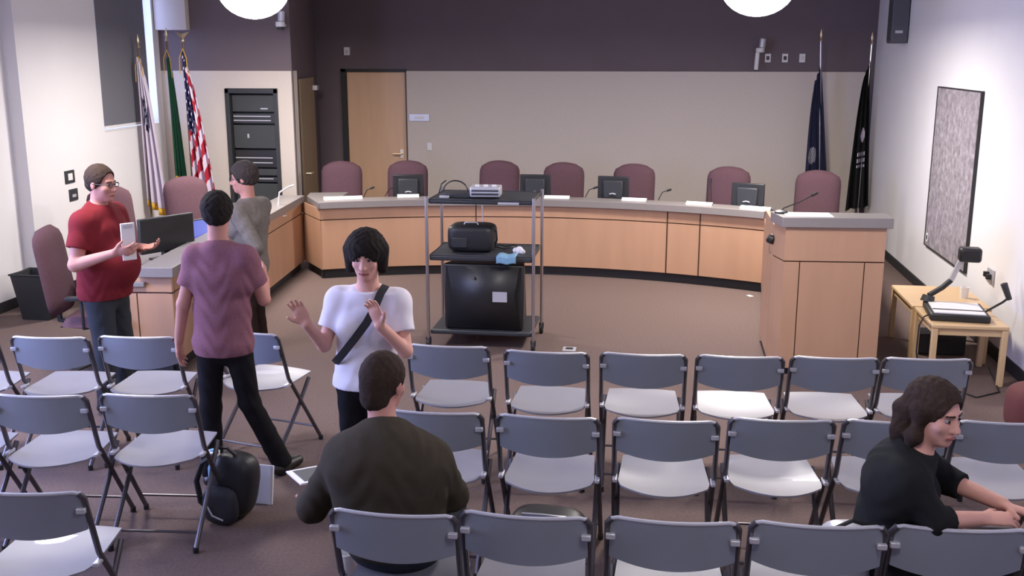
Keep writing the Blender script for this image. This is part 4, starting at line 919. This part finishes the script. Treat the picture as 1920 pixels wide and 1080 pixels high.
plate('light_switch', (-5.994, 9.87, 0.98), (0.014, 0.15, 0.12), 'black2', 'lower dark switch plate on left wall behind the man in red', 'switch', [((0.008, 0, -0.01), (0.006, 0.07, 0.03), 'silver')])
t = empty('column_speaker', (XR - 0.10, 12.55, 2.52), 0, 'tall dark grey speaker hanging high on the right wall', 'speaker')
MB().box(-0.09, 0.09, -0.12, 0.12, 0, 0.86).build('cabinet', 'speaker', t, bevel=0.01)
MB().box(-0.095, -0.088, -0.10, 0.10, 0.03, 0.83).build('grille', 'rackgrey', t); MB().box(-0.05, 0.03, -0.126, -0.12, 0.11, 0.14).build('badge', 'silver', t)
MB().box(0.09, 0.10, -0.06, 0.06, 0.3, 0.5).build('wall_bracket', 'black', t)
# aerial map on the right wall
def map_mat():
    m = bpy.data.materials.new('aerial_map'); m.use_nodes = True; nt = m.node_tree; b = nt.nodes['Principled BSDF']; b.inputs['Roughness'].default_value = 0.7; b.inputs['Specular IOR Level'].default_value = 0.15
    tc = nt.nodes.new('ShaderNodeTexCoord'); n = nt.nodes.new('ShaderNodeTexNoise'); n.inputs['Scale'].default_value = 13; n.inputs['Detail'].default_value = 8; n.inputs['Roughness'].default_value = 0.75
    vo = nt.nodes.new('ShaderNodeTexVoronoi'); vo.inputs['Scale'].default_value = 16
    cr = nt.nodes.new('ShaderNodeValToRGB'); e = cr.color_ramp.elements; e[0].position = 0.30; e[0].color = (0.15, 0.13, 0.15, 1); e[1].position = 0.72; e[1].color = (0.50, 0.46, 0.49, 1)
    k = e.new(0.5); k.color = (0.30, 0.265, 0.285, 1)
    mx = nt.nodes.new('ShaderNodeMix'); mx.data_type = 'RGBA'; mx.blend_type = 'MULTIPLY'; mx.inputs[0].default_value = 0.15
    nt.links.new(tc.outputs['Object'], n.inputs['Vector']); nt.links.new(tc.outputs['Object'], vo.inputs['Vector']); nt.links.new(n.outputs[0], cr.inputs[0])
    nt.links.new(cr.outputs[0], mx.inputs[6]); nt.links.new(vo.outputs['Distance'], mx.inputs[7]); nt.links.new(mx.outputs[2], b.inputs['Base Color']); return m
M['map'] = map_mat()
t = empty('wall_map', (XR - 0.015, 10.15, 0.5), 0, 'tall grey aerial photo map in a thin black frame on the right wall', 'map')
MB().box(-0.008, 0.0, -0.71, 0.71, 0.01, 1.58).build('print', 'map', t)
MB().box(-0.014, 0.014, -0.725, -0.71, 0, 1.59).box(-0.014, 0.014, 0.71, 0.725, 0, 1.59).box(-0.014, 0.014, -0.71, 0.71, 0, 0.012).box(-0.014, 0.014, -0.71, 0.71, 1.578, 1.59).build('frame', 'black', t)
MB().tube([(-0.0095, 0.64, 0.09), (-0.008, 0.64, 0.09)], 0.045, 20).build('round_seal', 'paper', t); MB().tube([(-0.0105, 0.64, 0.09), (-0.0095, 0.64, 0.09)], 0.028, 20).build('seal_centre', 'rackgrey', t)
t = empty('wall_outlet', (XR - 0.008, 8.75, 0.62), 0, 'white outlet with dark plugs on the right wall above the low tables', 'outlet')
MB().cbox((0, 0, 0), (0.016, 0.16, 0.12)).build('plate', 'silver', t, bevel=0.003); MB().cbox((-0.025, -0.03, 0.0), (0.04, 0.04, 0.04)).build('plug', 'black', t); MB().cbox((-0.025, 0.035, 0.01), (0.04, 0.04, 0.04)).build('plug', 'black', t)

# ------------------------------------------------------------------ bin, low tables, document camera
t = empty('waste_bin', (-5.66, 8.62, 0), 0, 'black plastic waste bin on the floor by the left wall', 'bin')
m = MB(); m.prism([(-0.13, -0.11), (0.13, -0.11), (0.13, 0.11), (-0.13, 0.11)], 0, 0.01)
for i in range(4):
    a = [(-0.13, -0.11), (0.13, -0.11), (0.13, 0.11), (-0.13, 0.11)][i]; b_ = [(-0.13, -0.11), (0.13, -0.11), (0.13, 0.11), (-0.13, 0.11)][(i + 1) % 4]
    k = 1.42; m.add([(a[0], a[1], 0), (b_[0], b_[1], 0), (b_[0] * k, b_[1] * k, 0.43), (a[0] * k, a[1] * k, 0.43), (a[0] * .95, a[1] * .95, 0.01), (b_[0] * .95, b_[1] * .95, 0.01), (b_[0] * k * .96, b_[1] * k * .96, 0.43), (a[0] * k * .96, a[1] * k * .96, 0.43)],
          [(0, 1, 2, 3), (5, 4, 7, 6), (3, 2, 6, 7)])
m.build('bucket', 'bin', t, bevel=0.004, smooth=0)
m = MB(); q = 0.19; m.tube([(-0.19, -0.16, 0.43), (0.19, -0.16, 0.43), (0.19, 0.16, 0.43), (-0.19, 0.16, 0.43)], 0.009, closed=True); m.build('rim', 'bin', t)
def low_table(x0, x1, y0, y1, z, label):
    t = empty('low_table', ((x0 + x1) / 2, (y0 + y1) / 2, 0), 0, label, 'table', 'low blond wood side tables'); a, b_ = (x1 - x0) / 2, (y1 - y0) / 2
    MB().box(-a, a, -b_, b_, z - 0.028, z).build('tabletop', 'light_wood', t, bevel=0.006)
    MB().box(-a + 0.03, a - 0.03, -b_ + 0.02, -b_ + 0.04, z - 0.08, z - 0.028).box(-a + 0.03, a - 0.03, b_ - 0.04, b_ - 0.02, z - 0.08, z - 0.028).box(-a + 0.02, -a + 0.04, -b_ + 0.02, b_ - 0.02, z - 0.08, z - 0.028).box(a - 0.04, a - 0.02, -b_ + 0.02, b_ - 0.02, z - 0.08, z - 0.028).build('apron', 'light_wood', t)
    for sx in (-1, 1):
        for sy in (-1, 1): MB().cbox((sx * (a - 0.025), sy * (b_ - 0.025), (z - 0.028) / 2), (0.042, 0.042, z - 0.028)).build('leg', 'light_wood', t, bevel=0.005)
low_table(2.03, 2.57, 7.68, 8.24, 0.46, 'low blond wood table with the document camera on it, nearer of the pair')
low_table(2.02, 2.62, 8.27, 9.04, 0.46, 'low blond wood table behind the document camera table, by the right wall')
t = empty('document_camera', (2.26, 7.98, 0.46), R(-6), 'black document camera with white pages and arms on the nearer low table', 'document camera')
MB().box(-0.20, 0.22, -0.20, 0.24, 0.0, 0.055).build('stage_base', 'black', t, bevel=0.012)
MB().box(-0.17, 0.19, -0.17, 0.20, 0.055, 0.062).build('stage_plate', 'white_plastic', t)
MB().box(-0.17, 0.19, -0.075, -0.060, 0.062, 0.066).build('page_divider', 'black', t)
MB().tube([(-0.17, 0.22, 0.05), (-0.16, 0.23, 0.10)], [0.055, 0.045], 16).build('arm_base', 'black2', t)
MB().tube([(-0.16, 0.23, 0.10), (-0.06, 0.27, 0.16), (0.0, 0.28, 0.22)], 0.022).build('lower_arm', 'black', t)
MB().tube([(0.0, 0.28, 0.22), (0.05, 0.28, 0.36), (0.07, 0.27, 0.40)], 0.022).build('upper_arm', 'silver', t)
MB().box(0.03, 0.19, 0.18, 0.30, 0.38, 0.49).build('camera_head', 'black', t, bevel=0.02)
MB().tube([(0.21, -0.02, 0.05), (0.33, 0.02, 0.12), (0.37, 0.04, 0.15)], 0.009).build('lamp_arm', 'black', t)
MB().tube([(0.38, 0.04, 0.14), (0.33, 0.04, 0.26)], [0.020, 0.026]).build('lamp_head', 'black2', t)
t = empty('white_mug', (2.50, 8.62, 0.46), 0, 'pale cup standing at the back of the rear low table', 'cup')
MB().lathe([(0.03, 0), (0.036, 0.09), (0.031, 0.09), (0.026, 0.008)], n=18, caps=False).lathe([(0.03, 0), (0.03, 0.006)], n=18).build('cup_body', 'white_plastic', t)
t = empty('power_cable', (2.0, 7.9, 0), 0, 'dark power cable hanging from the document camera down to the floor', 'cable')
MB().tube([(0.10, 0.02, 0.50), (0.015, -0.02, 0.47), (-0.015, -0.02, 0.40), (-0.02, -0.03, 0.2), (0.0, -0.05, 0.05), (0.1, -0.2, 0.01), (0.3, -0.5, 0.008), (0.5, -0.35, 0.008), (0.62, 0.3, 0.008)], 0.006).build('cable', 'black', t)
t = empty('dark_case', (2.33, 8.62, 0), 0, 'flat dark case on the floor under the rear low table', 'case')
MB().box(-0.19, 0.19, -0.12, 0.12, 0, 0.17).build('case_body', 'black2', t, bevel=0.012); MB().tube([(-0.05, -0.12, 0.12), (-0.05, -0.145, 0.12), (0.05, -0.145, 0.12), (0.05, -0.12, 0.12)], 0.007).build('handle', 'black', t)
t = empty('cable_bundle', (2.08, 6.35, 0), 0, 'grey coiled cable bundle on the floor right of the last far chair', 'cable')
MB().tube([(0.13 * math.cos(a) * (1 + 0.1 * math.sin(2.3 * a)), 0.10 * math.sin(a), 0.012 + 0.01 * k / 12) for k, a in enumerate([6 * PI * q / 60 for q in range(61)])], 0.008).build('coil', 'black2', t)
MB().tube([(0.05, 0.08, 0.02), (0.3, 0.25, 0.01), (0.45, 0.2, 0.01), (0.5, 0.45, 0.01)], 0.007).build('loose_end', 'silver', t)
t = empty('maroon_bag', (2.47, 6.72, 0), R(10), 'maroon cloth bag on the floor at the right picture edge', 'bag')
superbox(MB(), 0.19, 0.14, 0.17, 3.5, 16, 0.17).build('bag_body', 'maroon', t, smooth=60)
for x in (-0.07, 0.07): MB().tube([(x, -0.09, 0.31), (x - 0.01, -0.13, 0.26), (x - 0.01, -0.145, 0.18)], 0.014).build('strap', 'black2', t)
# floor box and small plate
t = empty('floor_outlet', (-0.69, 8.24, 0), 0, 'small metal floor outlet right of the cart', 'outlet')
MB().box(-0.055, 0.055, -0.06, 0.06, 0, 0.006).build('rim', 'silver', t, bevel=0.002); MB().box(-0.03, 0.03, -0.02, 0.03, 0.006, 0.009).build('socket', 'black', t)
t = empty('floor_tag', (0.96, 10.42, 0), R(30), 'tiny pale scrap on the carpet at the foot of the curved desk', 'scrap')
MB().box(-0.02, 0.02, -0.035, 0.035, 0, 0.008).build('scrap_body', 'paper', t, bevel=0.002)

# ------------------------------------------------------------------ bags and papers among the seats
t = empty('backpack', (-2.20, 4.81, 0), R(-8), 'black backpack standing on the carpet right of the middle row chair', 'backpack')
m = MB(); m.m = Matrix.Rotation(R(-10), 4, 'X') @ Matrix.Rotation(R(6), 4, 'Y'); superbox(m, 0.125, 0.10, 0.175, 3, 20, 0.18); m.build('main_pouch', 'black', t, smooth=60)
m = MB(); m.m = Matrix.Translation((0.01, -0.095, 0.0)); superbox(m, 0.098, 0.042, 0.10, 3.2, 16, 0.108); m.build('front_pocket', 'black2', t, smooth=60)
MB().tube([(-0.06, 0.01, 0.35), (-0.05, 0.0, 0.385), (0.01, 0.0, 0.39), (0.05, 0.01, 0.35)], 0.009).build('grab_handle', 'black', t)
MB().tube([(-0.08, 0.02, 0.33), (-0.17, 0.03, 0.27), (-0.19, 0.0, 0.18), (-0.15, -0.03, 0.08), (-0.12, -0.02, 0.05)], 0.016).build('shoulder_strap', 'black', t)
MB().tube([(-0.04, -0.145, 0.12), (-0.01, -0.148, 0.07), (0.05, -0.145, 0.05)], 0.005).build('zip', 'silver', t)
t = empty('water_bottle', (-2.36, 5.0, 0), 0, 'bottle with a pale blue and white cap standing behind the backpack', 'bottle')
MB().lathe([(0.032, 0), (0.034, 0.02), (0.034, 0.19), (0.02, 0.225), (0.02, 0.24)], n=18).build('bottle_body', 'blue_item', t)
MB().lathe([(0.033, 0.238), (0.036, 0.25), (0.036, 0.285), (0.03, 0.29)], n=18).build('cap', 'white_plastic', t)
MB().lathe([(0.02, 0.29), (0.018, 0.296)], n=14).build('cap_top', 'blue_item', t)
t = empty('white_folder', (-2.13, 4.99, 0), R(-4), 'white framed folder standing on the floor right of the backpack', 'folder')
m = MB(); m.m = Matrix.Rotation(R(-12), 4, 'X'); m.box(-0.10, 0.10, -0.006, 0.006, 0.0, 0.215); m.build('cover', 'paper', t, bevel=0.003)
m = MB(); m.m = Matrix.Rotation(R(-12), 4, 'X'); m.box(-0.10, 0.078, -0.0085, -0.006, 0.012, 0.205); m.build('inner_sheet', 'white_plastic', t)
m = MB(); m.m = Matrix.Rotation(R(-12), 4, 'X'); m.box(-0.10, 0.10, -0.010, -0.006, 0.205, 0.215).box(0.078, 0.086, -0.010, -0.006, 0.0, 0.215); m.build('border', 'white_plastic', t)
t = empty('black_bag', (-0.50, 4.80, 0), R(-6), 'black soft bag lying under a folding chair, pale strap along its top', 'bag')
superbox(MB(), 0.19, 0.13, 0.075, 3.2, 18, 0.075).build('bag_body', 'black', t, smooth=60)
MB().tube([(-0.12, -0.06, 0.145), (-0.02, -0.07, 0.155), (0.10, -0.06, 0.15), (0.17, -0.06, 0.12), (0.19, -0.08, 0.04)], 0.010).build('strap', 'silver', t)
t = empty('paper_booklet', (-1.47, 4.12, 0.575), R(35), 'white edged booklet held by the seated man in brown', 'booklet')
m = MB(); m.m = Matrix.Rotation(R(-8), 4, 'X'); m.box(-0.10, 0.09, -0.12, 0.13, -0.004, 0.004).build('cover', 'paper', t, bevel=0.001)
m = MB(); m.m = Matrix.Rotation(R(-8), 4, 'X'); m.box(-0.075, 0.065, -0.095, 0.105, 0.004, 0.006).build('photo_page', 'rackgrey', t)
t = empty('paper_cup', (-1.40, 4.30, 0.0), 0, 'white cup on the floor past the left knee of the man in brown', 'cup')
MB().lathe([(0.028, 0), (0.040, 0.11), (0.036, 0.11), (0.024, 0.006)], n=18, caps=False).lathe([(0.028, 0), (0.028, 0.004)], n=18).build('cup_body', 'paper', t)
t = empty('pale_handbag', (0.72, 3.62, 0.45), R(8), 'pale handbag with dark handles on the chair beside the woman in black', 'handbag')
superbox(MB(), 0.10, 0.07, 0.135, 3.2, 16, 0.145).build('bag_body', 'silver', t, smooth=60)
MB().tube([(-0.09, -0.05, 0.22), (-0.07, -0.06, 0.28), (0.0, -0.06, 0.315), (0.07, -0.05, 0.29), (0.09, -0.05, 0.22)], 0.008).build('handle', 'black', t)

# ------------------------------------------------------------------ flags
M['flag_white'] = mat('flag_white', (0.62, 0.55, 0.66), 0.8, spec=0.2); M['flag_red'] = mat('flag_red', (0.36, 0.02, 0.04), 0.8, spec=0.2); M['flag_blue'] = mat('flag_navy', (0.018, 0.018, 0.07), 0.8, spec=0.2)
M['flag_green'] = mat('flag_green', (0.018, 0.085, 0.045), 0.8, spec=0.2); M['flag_black'] = mat('flag_black', (0.012, 0.013, 0.013), 0.8, spec=0.2); M['flag_slate'] = mat('flag_slate_blue', (0.026, 0.028, 0.065), 0.8, spec=0.2)
def flag(x, y, zpole, ztop, zbot, wtop, wbot, side, colour, label, mats, fringe=True, lean=0.0, pole='polewood', folds=5, seed=0, toff=0.0, finial='spear'):
    t = empty('flag_on_pole', (x, y, 0), 0, label, 'flag', 'furled flags on poles')
    MB().tube([(0, 0, 0.03), (-lean, 0, zpole)], 0.013, 10).build('pole', pole, t)
    MB().lathe([(0.15, 0), (0.15, 0.03), (0.05, 0.06), (0.03, 0.12)], n=22).build('base', 'brass', t)
    f_ = MB()
    if finial == 'eagle':
        f_.add([(-lean - 0.085, -0.01, zpole + 0.085), (-lean, 0.0, zpole + 0.0), (-lean + 0.085, -0.01, zpole + 0.085), (-lean + 0.03, 0.012, zpole + 0.05), (-lean - 0.03, 0.012, zpole + 0.05), (-lean, -0.03, zpole + 0.06)], [(0, 1, 5), (1, 2, 5), (0, 4, 1), (1, 4, 3), (1, 3, 2), (0, 5, 4), (5, 3, 4), (5, 2, 3)]); lathe_ball(f_, (-lean, 0, zpole - 0.01), 0.022)
    else: f_.lathe([(0.008, 0), (0.022, 0.02), (0.008, 0.045), (0.02, 0.08), (0.003, 0.16)], (-lean, 0, zpole - 0.01), 12)
    f_.build('finial', 'brass', t)
    NU, NV = 56, 110; v = []; f = []; mi = []; rnd = random.Random(seed); ph = [rnd.random() * 6 for _ in range(4)]
    for j in range(NV + 1):
        q = j / NV                                   # 0 top, 1 bottom
        z0 = ztop + (zbot - ztop) * q; wd = wtop + (wbot - wtop) * (q ** 0.75); px = -lean * z0 / zpole
        for i in range(NU + 1):
            u = i / NU
            zz = z0 - 0.10 * u * q + (1 - q) * -0.35 * u * (0.6) + 0.02 * math.sin(5 * u + ph[0])
            amp = 0.020 + 0.035 * q
            xx = px + side * wd * (u ** 1.1) + 0.012 * math.sin(folds * 2 * PI * u + ph[2]) + toff * q
            yy = amp * math.sin(folds * 2 * PI * u + ph[1] + 0.8 * q) - 0.02
            v.append((xx, yy, max(zz, 0.12)))
    for j in range(NV):
        for i in range(NU):
            a = j * (NU + 1) + i; f.append((a, a + 1, a + NU + 2, a + NU + 1)); mi.append(colour((i + .5) / NU, (j + .5) / NV, i, j))
    me = MB(); me.add(v, f); me.mi = mi; me.build('cloth', mats, t, smooth=70, solid=0.004)
    if fringe:
        m = MB(); row = [v[NV * (NU + 1) + i] for i in range(NU + 1)]; vv = []; ff = []
        for i, p in enumerate(row): vv += [p, (p[0], p[1], p[2] - 0.08)]
        for i in range(NU): ff.append((2 * i, 2 * i + 1, 2 * i + 3, 2 * i + 2))
        m.add(vv, ff).build('fringe', 'gold', t, solid=0.006)
    m = MB(); m.tube([(-lean, -0.02, zpole - 0.10), (-lean + 0.04, -0.03, zpole - 0.20), (-lean + 0.05, -0.03, zpole - 0.42)], 0.005).tube([(-lean, -0.02, zpole - 0.10), (-lean - 0.04, -0.03, zpole - 0.20), (-lean - 0.045, -0.03, zpole - 0.38)], 0.005)
    if fringe: m.build('tassel_cord', 'gold', t)
    return t
def c_emblem(u, v, i, j): # white flag with a dark ring emblem
    d = math.hypot((u - 0.42) / 0.22, (v - 0.35) / 0.13); return 1 if (0.65 < d < 1.0 or (d < 0.45 and (i + j) % 5 < 2)) else 0
flag(-5.90, 11.30, 2.47, 2.36, 0.72, 0.05, 0.24, 1, c_emblem, 'white flag with dark emblem and gold fringe on a pole by the left wall', ['flag_white', 'flag_slate'], seed=1, folds=3)
flag(-5.71, 11.62, 2.55, 2.38, 1.0, 0.04, 0.12, 1, lambda u, v, i, j: 0, 'green flag with gold fringe on a pole between white flag and striped flag', ['flag_green'], seed=2, folds=3, toff=0.02)
def c_us(u, v, i, j):
    s_ = v * 1.15 + (1 - u) * 0.0
    if v < 0.52 and u < 0.55 + 0.1 * math.sin(v * 9): return 3 if (i % 6 in (2, 3) and (j + (i // 6) * 4) % 8 in (3, 4)) else 2
    return int((u * 0.9 + v * 2.1) * 5.5) % 2
flag(-5.36, 11.30, 2.56, 2.42, 0.72, 0.035, 0.27, 1, c_us, 'red and white striped flag with starred blue field on a pole, left of the rack', ['flag_red', 'flag_white', 'flag_blue', 'flag_white'], seed=3, folds=3, finial='eagle', toff=0.04)
def c_navy(u, v, i, j): d = math.hypot((u - 0.72) / 0.2, (v - 0.62) / 0.07); return 1 if d < 1 and (i * 7 + j * 3) % 5 < 3 else 0
flag(2.12, 13.80, 2.56, 2.25, 0.62, 0.06, 0.30, -1, c_navy, 'navy blue flag with a pale seal on a steel pole behind the podium', ['flag_slate', 'silver'], fringe=False, lean=0.14, pole='chrome', seed=4, folds=3, toff=0.10)
def c_black(u, v, i, j):
    if 0.30 < u < 0.62 and 0.42 < v < 0.56: return 1 if ((u - 0.46) / 0.14) ** 2 + ((v - 0.47) / 0.055) ** 2 < 1 else 0
    if 0.25 < u < 0.70 and 0.58 < v < 0.70: return 1 if (i % 4 < 2 and j % 5 < 3) else 0
    return 0
flag(2.58, 13.78, 2.52, 2.33, 0.50, 0.05, 0.28, -1, c_black, 'black flag with a white emblem on a pole in the rear right corner', ['flag_black', 'flag_white'], fringe=False, lean=-0.02, pole='chrome', seed=5, folds=3, toff=0.12)
